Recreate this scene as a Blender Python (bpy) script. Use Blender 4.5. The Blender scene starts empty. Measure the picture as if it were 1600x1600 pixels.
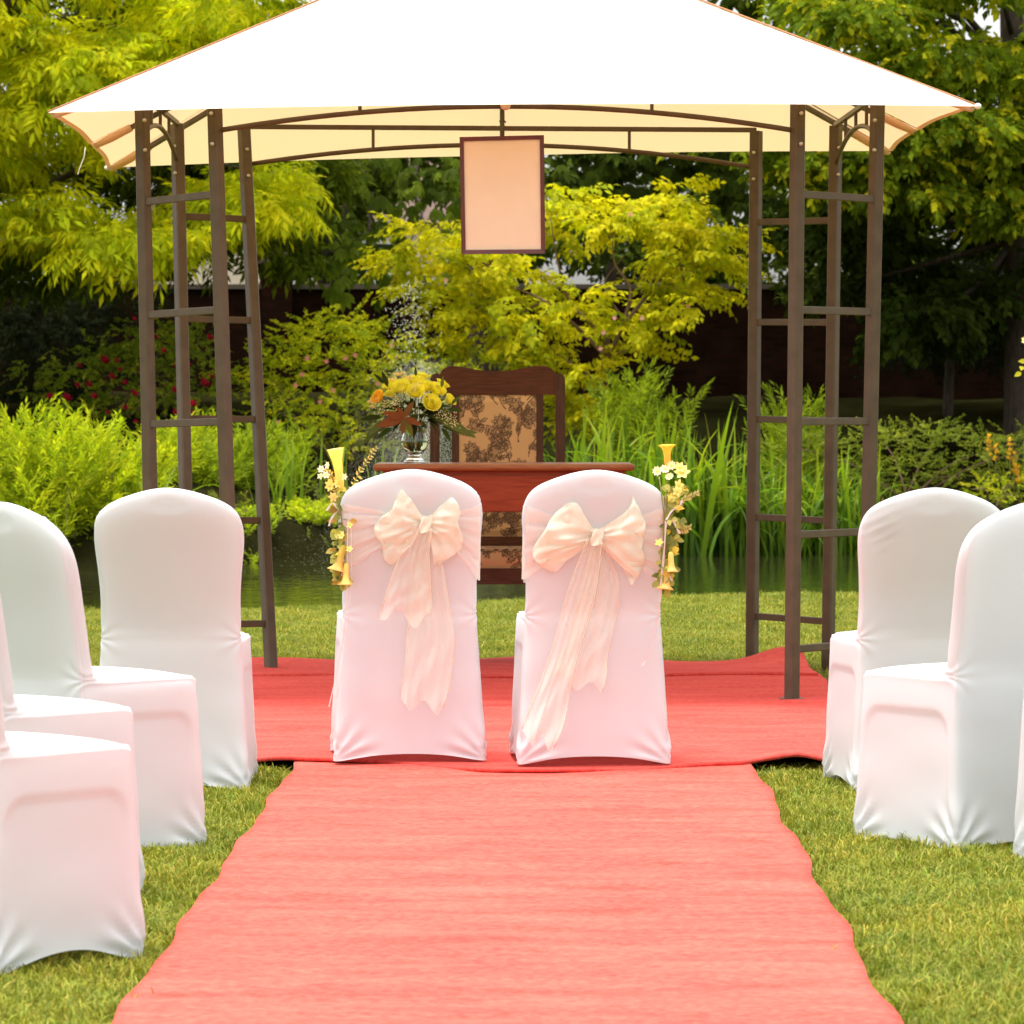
import bpy, bmesh, math
import numpy as np
from math import radians, sin, cos, pi
from mathutils import Vector

scene = bpy.context.scene
COL = scene.collection
rng = np.random.default_rng(7)

# ------------------------------------------------------------------ camera, sky, sun, exposure
F = 7000.0          # focal length in photograph pixels (1600 px frame): a long lens
HC = 1.2            # camera height
cam = bpy.data.cameras.new('camera')
cam.sensor_width = 36.0
cam.lens = 36.0 * F / 1600.0
cam.shift_y = -(800 - 627) / 1600.0
cam.clip_start = 0.5
cam.clip_end = 3000
cam.dof.use_dof = True
cam.dof.focus_distance = 15.6
cam.dof.aperture_fstop = 15
camo = bpy.data.objects.new('camera', cam)
camo.location = (0, 0, HC)
camo.rotation_euler = (pi / 2, 0, 0)
COL.objects.link(camo)
scene.camera = camo

SUN_EL, SUN_AZ = 83, 262      # veiled noon sun high overhead (azimuth clockwise from +Y)
w = bpy.data.worlds.new('World')
scene.world = w
w.use_nodes = True
nt = w.node_tree
bg = nt.nodes['Background']
sky = nt.nodes.new('ShaderNodeTexSky')
sky.sky_type = 'NISHITA'
sky.sun_disc = False
sky.sun_elevation = radians(SUN_EL)
sky.sun_rotation = radians(SUN_AZ)
sky.dust_density = 4.0
sky.ozone_density = 0.6
hs = nt.nodes.new('ShaderNodeHueSaturation')
hs.inputs['Saturation'].default_value = 0.22     # thin even cloud: almost no blue
hs.inputs['Value'].default_value = 1.0
tint = nt.nodes.new('ShaderNodeMix'); tint.data_type = 'RGBA'; tint.blend_type = 'MULTIPLY'
tint.inputs['Factor'].default_value = 1.0
tint.inputs['B'].default_value = (1.0, 0.985, 0.955, 1)
nt.links.new(sky.outputs[0], hs.inputs['Color'])
nt.links.new(hs.outputs[0], tint.inputs['A'])
nt.links.new(tint.outputs['Result'], bg.inputs[0])
bg.inputs[1].default_value = 0.15

sl = bpy.data.lights.new('sun', 'SUN')
sl.energy = 1.2
sl.angle = radians(20)
sl.color = (1.0, 0.95, 0.87)
so = bpy.data.objects.new('sun', sl)
az, el = radians(SUN_AZ), radians(SUN_EL)
d = Vector((sin(az) * cos(el), cos(az) * cos(el), sin(el)))
so.rotation_euler = d.to_track_quat('Z', 'Y').to_euler()
so.location = (0, 0, 30)
COL.objects.link(so)

vs_ = scene.view_settings
vs_.view_transform = 'Standard'
vs_.look = 'None'
vs_.exposure = 1.5
vs_.gamma = 1.0
vs_.use_curve_mapping = False
cy = scene.cycles
cy.use_denoising = True
cy.max_bounces = 10
cy.diffuse_bounces = 4
cy.transmission_bounces = 8
cy.transparent_max_bounces = 16
cy.caustics_reflective = False
cy.caustics_refractive = False
cy.sample_clamp_indirect = 8.0


# ------------------------------------------------------------------ helpers
def W(px, py, D):
    """a point at real distance D seen at photograph pixel px, py"""
    return np.array([(px - 800) * D / F, D, HC - (py - 627) * D / F])


def GD(py, z=0.0):
    return F * (HC - z) / (py - 627)


def smooth(a, b, x):
    t = np.clip((np.asarray(x, float) - a) / (b - a), 0, 1)
    return t * t * (3 - 2 * t)


def wob(x, y, seed=0, f=1.0):
    s = seed * 1.37
    return (np.sin(f * (1.7 * x + 2.3 * y) + s) + np.sin(f * (-2.9 * x + 1.3 * y) + 2.1 * s + 1)
            + np.sin(f * (4.1 * x + 3.7 * y) + .7 * s + 2) * .5 + np.sin(f * (-3.3 * x + 6.1 * y) + 3.3 * s) * .4) / 2.9


class MB:
    """collects faces for one mesh"""
    def __init__(s):
        s.V, s.Fc, s.n, s.C = [], [], 0, []

    def add(s, V, Fc, col=None):
        V = np.asarray(V, float).reshape(-1, 3)
        s.V.append(V)
        s.Fc += [tuple(int(i) + s.n for i in f) for f in Fc]
        if col is not None:
            s.C += [tuple(col)] * len(Fc)
        s.n += len(V)
        return s

    def box(s, a, b, col=None):
        (x0, y0, z0), (x1, y1, z1) = a, b
        V = [(x0, y0, z0), (x1, y0, z0), (x1, y1, z0), (x0, y1, z0), (x0, y0, z1), (x1, y0, z1), (x1, y1, z1), (x0, y1, z1)]
        return s.add(V, [(0, 3, 2, 1), (4, 5, 6, 7), (0, 1, 5, 4), (1, 2, 6, 5), (2, 3, 7, 6), (3, 0, 4, 7)], col)

    def bar(s, a, b, w, h=None, ang=0.0, ch=0.12):
        """square bar with chamfered edges from a to b; ang turns the section"""
        h = w if h is None else h
        a, b = np.array(a, float), np.array(b, float)
        d = (b - a) / np.linalg.norm(b - a)
        ref = np.array([0, 0, 1.]) if abs(d[2]) < .9 else np.array([0, 1., 0])
        u = np.cross(ref, d); u /= np.linalg.norm(u)
        v = np.cross(d, u)
        u, v = cos(ang) * u + sin(ang) * v, -sin(ang) * u + cos(ang) * v
        c = ch * min(w, h)
        x, y = w / 2, h / 2
        sec = [(x - c, -y), (x, -y + c), (x, y - c), (x - c, y), (-x + c, y), (-x, y - c), (-x, -y + c), (-x + c, -y)]
        V = [p + u * q[0] + v * q[1] for p in (a, b) for q in sec]
        n = 8
        Fc = [(i, (i + 1) % n, n + (i + 1) % n, n + i) for i in range(n)] + [tuple(range(n - 1, -1, -1)), tuple(range(n, 2 * n))]
        return s.add(V, Fc)

    def tube(s, P, R, n=8, cap=True, flat=1.0):
        P = np.asarray(P, float)
        m = len(P)
        R = np.broadcast_to(np.asarray(R, float), (m,))
        T = np.gradient(P, axis=0)
        T /= np.linalg.norm(T, axis=1)[:, None] + 1e-12
        ref = np.array([0, 0, 1.]) if abs(T[0][2]) < .9 else np.array([1., 0, 0])
        u = np.cross(ref, T[0]); u /= np.linalg.norm(u)
        V = []
        for i in range(m):
            u = u - T[i] * u.dot(T[i]); u /= np.linalg.norm(u)
            v = np.cross(T[i], u)
            for k in range(n):
                a = 2 * pi * k / n
                V.append(P[i] + R[i] * (cos(a) * u + flat * sin(a) * v))
        Fc = [(i * n + k, i * n + (k + 1) % n, (i + 1) * n + (k + 1) % n, (i + 1) * n + k) for i in range(m - 1) for k in range(n)]
        if cap:
            Fc += [tuple(range(n - 1, -1, -1)), tuple(range((m - 1) * n, m * n))]
        return s.add(V, Fc)

    def lathe(s, prof, c=(0, 0, 0), n=24, cap0=True, cap1=True, wav=None):
        V = []
        for j, (r, z) in enumerate(prof):
            for k in range(n):
                a = 2 * pi * k / n
                rr = r if wav is None else r * (1 + wav[j] * cos(6 * a))
                V.append((c[0] + rr * cos(a), c[1] + rr * sin(a), c[2] + z))
        m = len(prof)
        Fc = [(i * n + k, i * n + (k + 1) % n, (i + 1) * n + (k + 1) % n, (i + 1) * n + k) for i in range(m - 1) for k in range(n)]
        if cap0: Fc.append(tuple(range(n - 1, -1, -1)))
        if cap1: Fc.append(tuple(range((m - 1) * n, m * n)))
        return s.add(V, Fc)

    def grid(s, P):
        P = np.asarray(P, float)
        a, b = P.shape[:2]
        return s.add(P.reshape(-1, 3), [(i * b + j, i * b + j + 1, (i + 1) * b + j + 1, (i + 1) * b + j) for i in range(a - 1) for j in range(b - 1)])

    def xform(s, M3, t):
        s.V = [v @ np.asarray(M3).T + np.asarray(t) for v in s.V]
        return s


def raw_mesh(name, V, Fc, C=None, smooth_=True):
    me = bpy.data.meshes.new(name)
    me.from_pydata(V.tolist() if hasattr(V, 'tolist') else V, [], Fc)
    if smooth_:
        me.polygons.foreach_set('use_smooth', np.ones(len(me.polygons), bool))
    if C is not None and len(C):
        at = me.attributes.new('Col', 'FLOAT_COLOR', 'FACE')
        C = np.asarray(C, float)
        at.data.foreach_set('color', np.concatenate([C, np.ones((len(C), 1))], 1).ravel())
    me.update()
    return me


def link(name, me, m, parent=None):
    o = bpy.data.objects.new(name, me)
    if m is not None and me is not None and not me.materials:
        me.materials.append(m)
    COL.objects.link(o)
    if parent is not None:
        o.parent = parent
    return o


def mk(name, mb, m, parent=None, org=(0, 0, 0), smooth_=False, fixn=True):
    V = np.concatenate(mb.V) - np.asarray(org)
    me = raw_mesh(name, V, mb.Fc, mb.C if len(mb.C) == len(mb.Fc) and mb.C else None, smooth_)
    if fixn:
        bm = bmesh.new(); bm.from_mesh(me)
        bmesh.ops.recalc_face_normals(bm, faces=bm.faces)
        bm.to_mesh(me); bm.free()
    return link(name, me, m, parent)


def thing(name, label, cat, loc=(0, 0, 0), rz=0.0, group=None):
    o = bpy.data.objects.new(name, None)
    o.empty_display_size = .1
    COL.objects.link(o)
    o.location = tuple(loc)
    o.rotation_euler = (0, 0, rz)
    return tag(o, label, cat, group)


def tag(o, label=None, cat=None, group=None, kind=None):
    if label: o['label'] = label
    if cat: o['category'] = cat
    if group: o['group'] = group
    if kind: o['kind'] = kind
    return o


# ------------------------------------------------------------------ materials
def newmat(name):
    m = bpy.data.materials.new(name)
    m.use_nodes = True
    n = m.node_tree
    return m, n, n.nodes, n.links, n.nodes['Principled BSDF'], n.nodes['Material Output']


def ramp(nodes, links, src, c0, c1, p0=.3, p1=.7):
    r = nodes.new('ShaderNodeValToRGB')
    r.color_ramp.elements[0].position = p0
    r.color_ramp.elements[1].position = p1
    r.color_ramp.elements[0].color = (*c0, 1)
    r.color_ramp.elements[1].color = (*c1, 1)
    links.new(src, r.inputs[0])
    return r.outputs[0]


def noise(nodes, links, scale, detail=4, vec=None, rough=.5, dist=0.0):
    t = nodes.new('ShaderNodeTexNoise')
    t.inputs['Scale'].default_value = scale
    t.inputs['Detail'].default_value = detail
    t.inputs['Roughness'].default_value = rough
    t.inputs['Distortion'].default_value = dist
    if vec is not None:
        links.new(vec, t.inputs['Vector'])
    return t.outputs['Fac']


def objco(nodes, links, scale=(1, 1, 1), world=False):
    mp = nodes.new('ShaderNodeMapping')
    mp.inputs['Scale'].default_value = scale
    if world:
        g = nodes.new('ShaderNodeNewGeometry')
        links.new(g.outputs['Position'], mp.inputs[0])
    else:
        tc = nodes.new('ShaderNodeTexCoord')
        links.new(tc.outputs['Object'], mp.inputs[0])
    return mp.outputs[0]


def bump(nodes, links, h, bs, strength, dist):
    b = nodes.new('ShaderNodeBump')
    b.inputs['Strength'].default_value = strength
    b.inputs['Distance'].default_value = dist
    links.new(h, b.inputs['Height'])
    links.new(b.outputs[0], bs.inputs['Normal'])


def mat(name, c0, c1=None, scale=8, rough=.6, stretch=(1, 1, 1), bstr=0.0, bdist=.002, bscale=None, spec=.5, metal=0.0, world=False, p0=.3, p1=.7):
    m, n, N, L, bs, out = newmat(name)
    bs.inputs['Roughness'].default_value = rough
    bs.inputs['Specular IOR Level'].default_value = spec
    bs.inputs['Metallic'].default_value = metal
    vec = objco(N, L, stretch, world)
    f = noise(N, L, scale, 5, vec)
    L.new(ramp(N, L, f, c0, c1 or c0, p0, p1), bs.inputs['Base Color'])
    if bstr:
        f2 = noise(N, L, bscale or scale * 4, 4, vec)
        bump(N, L, f2, bs, bstr, bdist)
    return m


def leafmat(name, trans=.45, rough=.6, tw=(1.0, 1.0, .5), spec=.06, gain=1.6):
    """leaf: colour of each leaf from its own attribute, light passes through"""
    m, n, N, L, bs, out = newmat(name)
    at = N.new('ShaderNodeAttribute'); at.attribute_name = 'Col'
    mul = N.new('ShaderNodeMix'); mul.data_type = 'RGBA'; mul.blend_type = 'MULTIPLY'
    mul.inputs['Factor'].default_value = 1
    mul.inputs['B'].default_value = (*(gain * t for t in tw), 1)
    L.new(at.outputs['Color'], mul.inputs['A'])
    L.new(at.outputs['Color'], bs.inputs['Base Color'])
    bs.inputs['Roughness'].default_value = rough
    bs.inputs['Specular IOR Level'].default_value = spec
    tr = N.new('ShaderNodeBsdfTranslucent')
    L.new(mul.outputs['Result'], tr.inputs[0])
    mx = N.new('ShaderNodeMixShader')
    mx.inputs[0].default_value = trans
    L.new(bs.outputs[0], mx.inputs[1]); L.new(tr.outputs[0], mx.inputs[2])
    L.new(mx.outputs[0], out.inputs['Surface'])
    return m


def clothmat(name, col, trans=.25, rough=.75, weave=900, bstr=.15, clear=0.0, tcol=None, sheen=0.0, wr=0.0):
    m, n, N, L, bs, out = newmat(name)
    bs.inputs['Base Color'].default_value = (*col, 1)
    bs.inputs['Roughness'].default_value = rough
    bs.inputs['Specular IOR Level'].default_value = .25
    bs.inputs['Sheen Weight'].default_value = sheen
    vec = objco(N, L)
    f = noise(N, L, weave, 2, vec)
    if wr:
        f3 = noise(N, L, 9, 3, vec)
        b2 = N.new('ShaderNodeBump'); b2.inputs['Strength'].default_value = wr; b2.inputs['Distance'].default_value = .03
        L.new(f3, b2.inputs['Height'])
    b = N.new('ShaderNodeBump'); b.inputs['Strength'].default_value = bstr; b.inputs['Distance'].default_value = .001
    L.new(f, b.inputs['Height'])
    if wr: L.new(b2.outputs[0], b.inputs['Normal'])
    L.new(b.outputs[0], bs.inputs['Normal'])
    tr = N.new('ShaderNodeBsdfTranslucent'); tr.inputs[0].default_value = (*(tcol or col), 1)
    mx = N.new('ShaderNodeMixShader'); mx.inputs[0].default_value = trans
    L.new(bs.outputs[0], mx.inputs[1]); L.new(tr.outputs[0], mx.inputs[2])
    last = mx.outputs[0]
    if clear:
        tp = N.new('ShaderNodeBsdfTransparent')
        m2 = N.new('ShaderNodeMixShader'); m2.inputs[0].default_value = clear
        L.new(last, m2.inputs[1]); L.new(tp.outputs[0], m2.inputs[2])
        last = m2.outputs[0]
    L.new(last, out.inputs['Surface'])
    return m


M = {}
M['cover'] = clothmat('white_spandex', (.815, .84, .86), trans=.33, rough=.6, weave=700, bstr=.12)
M['organza'] = clothmat('cream_organza', (.97, .95, .80), trans=.22, rough=.5, weave=400, bstr=.1, clear=.42, sheen=.35, wr=.5)
M['organza_tail'] = clothmat('sheer_organza', (.97, .95, .82), trans=.25, rough=.5, weave=400, bstr=.1, clear=.62, sheen=.35)
M['organza_band'] = clothmat('cream_organza_band', (.97, .92, .84), trans=.25, rough=.5, weave=400, bstr=.1, clear=.48, sheen=.3)
M['ribbon'] = clothmat('pale_pink_ribbon', (.86, .72, .72), trans=.3, rough=.5)
M['canopy'] = clothmat('cream_polyester', (.90, .87, .76), trans=.27, rough=.8, weave=500, bstr=.1, tcol=(.95, .70, .41))
M['hem'] = clothmat('salmon_hem', (.80, .55, .38), trans=.25, rough=.8)
M['piping'] = mat('brown_piping', (.36, .15, .06), (.45, .2, .08), rough=.7)
M['metal'] = mat('brown_powder_coat', (.078, .054, .031), (.108, .076, .045), scale=14, rough=.42, bstr=.05, bscale=300, spec=.35)
M['bolt'] = mat('zinc_bolt', (.5, .48, .44), rough=.35, metal=.8)
M['mahogany'] = mat('mahogany', (.24, .034, .010), (.34, .058, .018), scale=5, rough=.45, stretch=(2, 12, 22), bstr=.08, bscale=24, spec=.2)
M['mahogany_top'] = mat('mahogany_top', (.23, .075, .025), (.36, .13, .045), scale=5, rough=.32, stretch=(2, 14, 14), bstr=.06, bscale=24)
M['walnut'] = mat('dark_oak', (.070, .024, .011), (.125, .046, .021), scale=6, rough=.5, stretch=(2, 10, 24), bstr=.12, bscale=30, spec=.15)
M['walnut_v'] = mat('dark_oak_upright', (.060, .030, .018), (.110, .055, .032), scale=6, rough=.55, stretch=(30, 10, 2), bstr=.15, bscale=30, spec=.15)
M['frame_wood'] = mat('red_frame_wood', (.085, .014, .008), (.13, .022, .012), scale=9, rough=.35, stretch=(3, 3, 3))
M['paper'] = mat('peach_paper', (.83, .63, .46), (.87, .67, .50), scale=5, rough=.7, bstr=.35, bscale=4, bdist=.004)
M['soil'] = mat('earth', (.045, .03, .014), (.12, .085, .04), scale=3, rough=.95, bstr=.6, bdist=.03, bscale=14)
M['bark'] = mat('bark', (.035, .025, .016), (.09, .062, .04), scale=10, rough=.9, stretch=(3, 3, .7), bstr=.7, bdist=.02, bscale=20)
M['twig'] = mat('twig', (.12, .065, .03), (.2, .12, .06), scale=10, rough=.85)
M['leaf'] = leafmat('leaf')
M['leaf_dark'] = leafmat('leaf_dark', trans=.25, spec=0)
M['petal'] = leafmat('petal', trans=.35, rough=.6, tw=(1, .98, .65), spec=.1)
M['blade'] = leafmat('reed_blade', trans=.4, rough=.45, spec=.2)
M['stem'] = mat('stem', (.16, .17, .03), (.25, .24, .06), rough=.6)


def carpetmat(name, a, b):
    m, n, N, L, bs, out = newmat(name)
    bs.inputs['Roughness'].default_value = .95
    bs.inputs['Specular IOR Level'].default_value = .1
    v1 = objco(N, L, (1, 1, 1), True)
    f1 = noise(N, L, 260, 3, v1, .7)
    v2 = objco(N, L, (.35, 2.2, 1), True)
    f2 = noise(N, L, 2.2, 4, v2)
    mm = N.new('ShaderNodeMath'); mm.operation = 'MULTIPLY_ADD'
    mm.inputs[1].default_value = .55
    L.new(f1, mm.inputs[0])
    m3 = N.new('ShaderNodeMath'); m3.operation = 'MULTIPLY'; m3.inputs[1].default_value = .45
    L.new(f2, m3.inputs[0]); L.new(m3.outputs[0], mm.inputs[2])
    v4 = objco(N, L, (45, 60, 30), True)
    f4 = noise(N, L, 1.0, 4, v4, .65)
    v5 = objco(N, L, (2.2, 7, 3), True)
    f5 = noise(N, L, 1.0, 4, v5, .6, .8)
    a4 = N.new('ShaderNodeMath'); a4.operation = 'MULTIPLY_ADD'; a4.inputs[1].default_value = .62
    L.new(f4, a4.inputs[0])
    a5 = N.new('ShaderNodeMath'); a5.operation = 'MULTIPLY_ADD'; a5.inputs[1].default_value = .38
    L.new(f5, a5.inputs[0]); L.new(a5.outputs[0], a4.inputs[2])
    a6 = N.new('ShaderNodeMath'); a6.operation = 'MULTIPLY'; a6.inputs[1].default_value = .25
    L.new(mm.outputs[0], a6.inputs[0]); L.new(a6.outputs[0], a5.inputs[2])
    L.new(ramp(N, L, a4.outputs[0], a, b, .47, .80), bs.inputs['Base Color'])
    bump(N, L, f4, bs, .5, .006)
    return m


M['cross_carpet'] = carpetmat('deep_red_felt_carpet', (.47, .038, .031), (.68, .110, .086))
M['carpet'] = carpetmat('red_felt_carpet', (.47, .050, .038), (.70, .140, .106))


def groundmat():
    m, n, N, L, bs, out = newmat('lawn_soil')
    bs.inputs['Roughness'].default_value = .95
    bs.inputs['Specular IOR Level'].default_value = 0
    v = objco(N, L, (1, 1, 1), True)
    f = noise(N, L, 1.1, 5, v)
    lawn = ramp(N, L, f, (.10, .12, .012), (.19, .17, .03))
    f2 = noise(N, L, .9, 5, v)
    bank = ramp(N, L, f2, (.010, .009, .003), (.020, .020, .006))  # far bank near black: shade under the trees is in the colour
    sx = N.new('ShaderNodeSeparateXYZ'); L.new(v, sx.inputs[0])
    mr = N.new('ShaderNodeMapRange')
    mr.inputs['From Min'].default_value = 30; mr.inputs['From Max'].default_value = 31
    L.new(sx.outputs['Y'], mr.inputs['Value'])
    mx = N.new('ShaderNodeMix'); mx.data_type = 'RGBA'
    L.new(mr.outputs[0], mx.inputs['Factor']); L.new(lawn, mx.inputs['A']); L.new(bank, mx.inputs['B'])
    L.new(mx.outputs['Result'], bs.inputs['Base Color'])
    f3 = noise(N, L, 24, 4, v)
    bump(N, L, f3, bs, .7, .04)
    return m


def watermat():
    m, n, N, L, bs, out = newmat('pond_water')
    bs.inputs['Base Color'].default_value = (.020, .022, .007, 1)
    bs.inputs['Roughness'].default_value = .05
    bs.inputs['IOR'].default_value = 1.33
    v = objco(N, L, (1, .55, 1), True)
    f = noise(N, L, 5, 4, v, .6, .6)
    bump(N, L, f, bs, .22, .03)
    return m


def grassmat():
    m, n, N, L, bs, out = newmat('grass_blades')
    at = N.new('ShaderNodeAttribute'); at.attribute_name = 'Col'
    v = objco(N, L, (1, 1, 1), True)
    f = noise(N, L, 2.6, 6, v, .72, .8)
    r = ramp(N, L, f, (0, 0, 0), (1, 1, 1), .40, .66)
    hs_ = N.new('ShaderNodeMix'); hs_.data_type = 'RGBA'; hs_.blend_type = 'MULTIPLY'; hs_.inputs['Factor'].default_value = 1
    hs_.inputs['B'].default_value = (1.6, 1.28, 1.2, 1)
    L.new(at.outputs['Color'], hs_.inputs['A'])
    mx = N.new('ShaderNodeMix'); mx.data_type = 'RGBA'
    L.new(r, mx.inputs['Factor']); L.new(at.outputs['Color'], mx.inputs['A']); L.new(hs_.outputs['Result'], mx.inputs['B'])
    L.new(mx.outputs['Result'], bs.inputs['Base Color'])
    bs.inputs['Roughness'].default_value = .6
    bs.inputs['Specular IOR Level'].default_value = .25
    tr = N.new('ShaderNodeBsdfTranslucent'); L.new(mx.outputs['Result'], tr.inputs[0])
    ms = N.new('ShaderNodeMixShader'); ms.inputs[0].default_value = .3
    L.new(bs.outputs[0], ms.inputs[1]); L.new(tr.outputs[0], ms.inputs[2]); L.new(ms.outputs[0], out.inputs['Surface'])
    return m


def brickmat():
    m, n, N, L, bs, out = newmat('old_brick')
    bs.inputs['Roughness'].default_value = .92
    bs.inputs['Specular IOR Level'].default_value = 0
    tc = N.new('ShaderNodeTexCoord')
    mp = N.new('ShaderNodeMapping'); mp.inputs['Rotation'].default_value = (pi / 2, 0, 0)
    L.new(tc.outputs['Object'], mp.inputs[0])
    b = N.new('ShaderNodeTexBrick')
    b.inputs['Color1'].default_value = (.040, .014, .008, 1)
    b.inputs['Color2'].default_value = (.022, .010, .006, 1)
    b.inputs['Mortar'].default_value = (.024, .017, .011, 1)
    b.inputs['Scale'].default_value = 1
    b.inputs['Brick Width'].default_value = .225
    b.inputs['Row Height'].default_value = .075
    b.inputs['Mortar Size'].default_value = .008
    L.new(mp.outputs[0], b.inputs['Vector'])
    f = noise(N, L, 2.5, 5, tc.outputs['Object'])
    mx = N.new('ShaderNodeMix'); mx.data_type = 'RGBA'; mx.blend_type = 'MULTIPLY'; mx.inputs['Factor'].default_value = .7
    L.new(b.outputs['Color'], mx.inputs['A'])
    L.new(ramp(N, L, f, (.35, .35, .35), (1, 1, 1)), mx.inputs['B'])
    L.new(mx.outputs['Result'], bs.inputs['Base Color'])
    bump(N, L, b.outputs['Fac'], bs, -.4, .01)
    return m


def glassmat(name, col, rough=0.0, ior=1.45):
    m, n, N, L, bs, out = newmat(name)
    bs.inputs['Base Color'].default_value = (*col, 1)
    bs.inputs['Roughness'].default_value = rough
    bs.inputs['Transmission Weight'].default_value = 1
    bs.inputs['IOR'].default_value = ior
    return m


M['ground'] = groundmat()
M['water'] = watermat()
M['grass'] = grassmat()
M['brick'] = brickmat()
M['glass'] = glassmat('vase_glass', (.95, .97, .90))
M['vase_water'] = glassmat('vase_water', (.55, .66, .38), ior=1.33)
M['coping'] = mat('stone_coping', (.10, .075, .05), (.15, .12, .08), scale=4, rough=.9)
M['render'] = mat('cream_render', (.72, .60, .42), (.80, .70, .52), scale=2, rough=.9)
M['rooftile'] = mat('roof_tile', (.07, .04, .03), (.12, .07, .05), scale=6, rough=.85)
M['pane'] = mat('dark_pane', (.03, .03, .03), rough=.1)
M['white_paint'] = mat('white_paint', (.75, .73, .66), rough=.6)


def dropmat():
    m, n, N, L, bs, out = newmat('water_drops')
    bs.inputs['Base Color'].default_value = (.88, .88, .70, 1)
    bs.inputs['Roughness'].default_value = .2
    tp = N.new('ShaderNodeBsdfTransparent')
    ms = N.new('ShaderNodeMixShader'); ms.inputs[0].default_value = .55
    L.new(bs.outputs[0], ms.inputs[1]); L.new(tp.outputs[0], ms.inputs[2]); L.new(ms.outputs[0], out.inputs['Surface'])
    return m


M['drops'] = dropmat()


def colormat(name, rough=.8):
    m, n, N, L, bs, out = newmat(name)
    at = N.new('ShaderNodeAttribute'); at.attribute_name = 'Ink'
    L.new(at.outputs['Color'], bs.inputs['Base Color'])
    bs.inputs['Roughness'].default_value = rough
    v = objco(N, L)
    bump(N, L, noise(N, L, 500, 2, v), bs, .3, .001)
    return m


M['toile'] = colormat('printed_upholstery', .85)

# ------------------------------------------------------------------ the ground, pond, lawn
WATER_Z = -0.20


def near_edge(X):
    return 27.0 + .5 * X + .18 * np.sin(1.3 * X + .5) + .07 * np.sin(4.1 * X)


def far_edge(X):
    return 40.4 + .30 * np.maximum(X, -2) - 2.7 * smooth(-1.9, -3.2, X) + .2 * np.sin(.9 * X + 1) + .12 * np.sin(3.7 * X)


def ground_z(X, Y):
    X = np.asarray(X, float); Y = np.asarray(Y, float)
    ne, fe = near_edge(np.clip(X, -14, 14)), far_edge(np.clip(X, -14, 14))
    lawn = .012 * wob(X, Y, 3, .9) - .012
    lawn = lawn * smooth(4, 8, Y)
    bank = np.interp(Y - fe, [0, .6, 3, 8, 15, 20, 60], [-.2, .12, .28, .62, 1.15, 1.30, 1.35])
    bank = bank + .05 * wob(X, Y, 9, 1.2)
    z = np.where(Y < (ne + fe) / 2,
                 lawn + (-.75 - lawn) * smooth(0, .55, Y - ne),
                 bank + (-.75 - bank) * smooth(.35, -1.2, Y - fe) * (Y < fe + .4))
    return z


ys = np.unique(np.concatenate([[-300, -120, -40, -10, 0, 4], np.arange(6, 24, .35), np.arange(24, 31, .09), np.arange(31, 36, .6),
                               np.arange(36, 45, .13), np.arange(45, 64, .6), [70, 85, 110, 160, 260, 500, 1200, 2500]]))
xs = np.unique(np.concatenate([[-2500, -900, -300, -100, -40, -20, -14], np.arange(-12, 12.01, .22), [14, 20, 40, 100, 300, 900, 2500]]))
XX, YY = np.meshgrid(xs, ys)
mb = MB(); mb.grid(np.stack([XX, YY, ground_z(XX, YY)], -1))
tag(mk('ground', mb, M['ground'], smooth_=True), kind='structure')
mb = MB()
wx = np.linspace(-14, 14, 60); 
mb.grid(np.stack([np.stack([wx, near_edge(wx) - .1, 0 * wx + WATER_Z], -1), np.stack([wx, far_edge(wx) + 1.0, 0 * wx + WATER_Z], -1)]))
tag(mk('pond_water', mb, M['water']), kind='structure')


def leaf_shape(L=1.0, w=.4, fold=.12, droop=.15, n=3):
    """leaf along +x: two halves folded at the midrib"""
    t = np.linspace(0, 1, n + 2)
    wd = w * .5 * np.sin(pi * t ** .8) ** .85
    V = []
    for k in range(n + 2):
        z = -droop * L * t[k] ** 2
        if 0 < k < n + 1:
            V += [(t[k] * L, 0, z), (t[k] * L, wd[k] * L, z + fold * wd[k] * L * 2), (t[k] * L, -wd[k] * L, z + fold * wd[k] * L * 2)]
        else:
            V += [(t[k] * L, 0, z)]
    idx = [[0]] + [[1 + 3 * k, 2 + 3 * k, 3 + 3 * k] for k in range(n)] + [[1 + 3 * n]]
    Fc = []
    for k in range(n + 1):
        a, b = idx[k], idx[k + 1]
        for s_ in (1, 2):
            q = [a[0], b[0]] + ([b[s_]] if len(b) > 1 else []) + ([a[s_]] if len(a) > 1 else [])
            Fc.append(tuple(q if s_ == 2 else q[::-1]))
    return np.array(V), Fc


def rotm(yaw=0, pitch=0, roll=0):
    cy_, sy_, cp, sp, cr, sr = cos(yaw), sin(yaw), cos(pitch), sin(pitch), cos(roll), sin(roll)
    Rz = np.array([[cy_, -sy_, 0], [sy_, cy_, 0], [0, 0, 1]])
    Ry = np.array([[cp, 0, sp], [0, 1, 0], [-sp, 0, cp]])
    Rx = np.array([[1, 0, 0], [0, cr, -sr], [0, sr, cr]])
    return Rz @ Ry @ Rx


class Tpl:
    """leaf spray template: triangles/quads with one id per leaf"""
    def __init__(s):
        s.V, s.Fc, s.id, s.n, s.k = [], [], [], 0, 0

    def leaf(s, V, Fc, R, t):
        s.V.append(V @ R.T + np.asarray(t))
        s.Fc += [tuple(i + s.n for i in f) for f in Fc]
        s.id += [s.k] * len(Fc)
        s.k += 1
        s.n += len(V)

    def done(s):
        s.V = np.concatenate(s.V)
        s.id = np.array(s.id)
        return s


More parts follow.
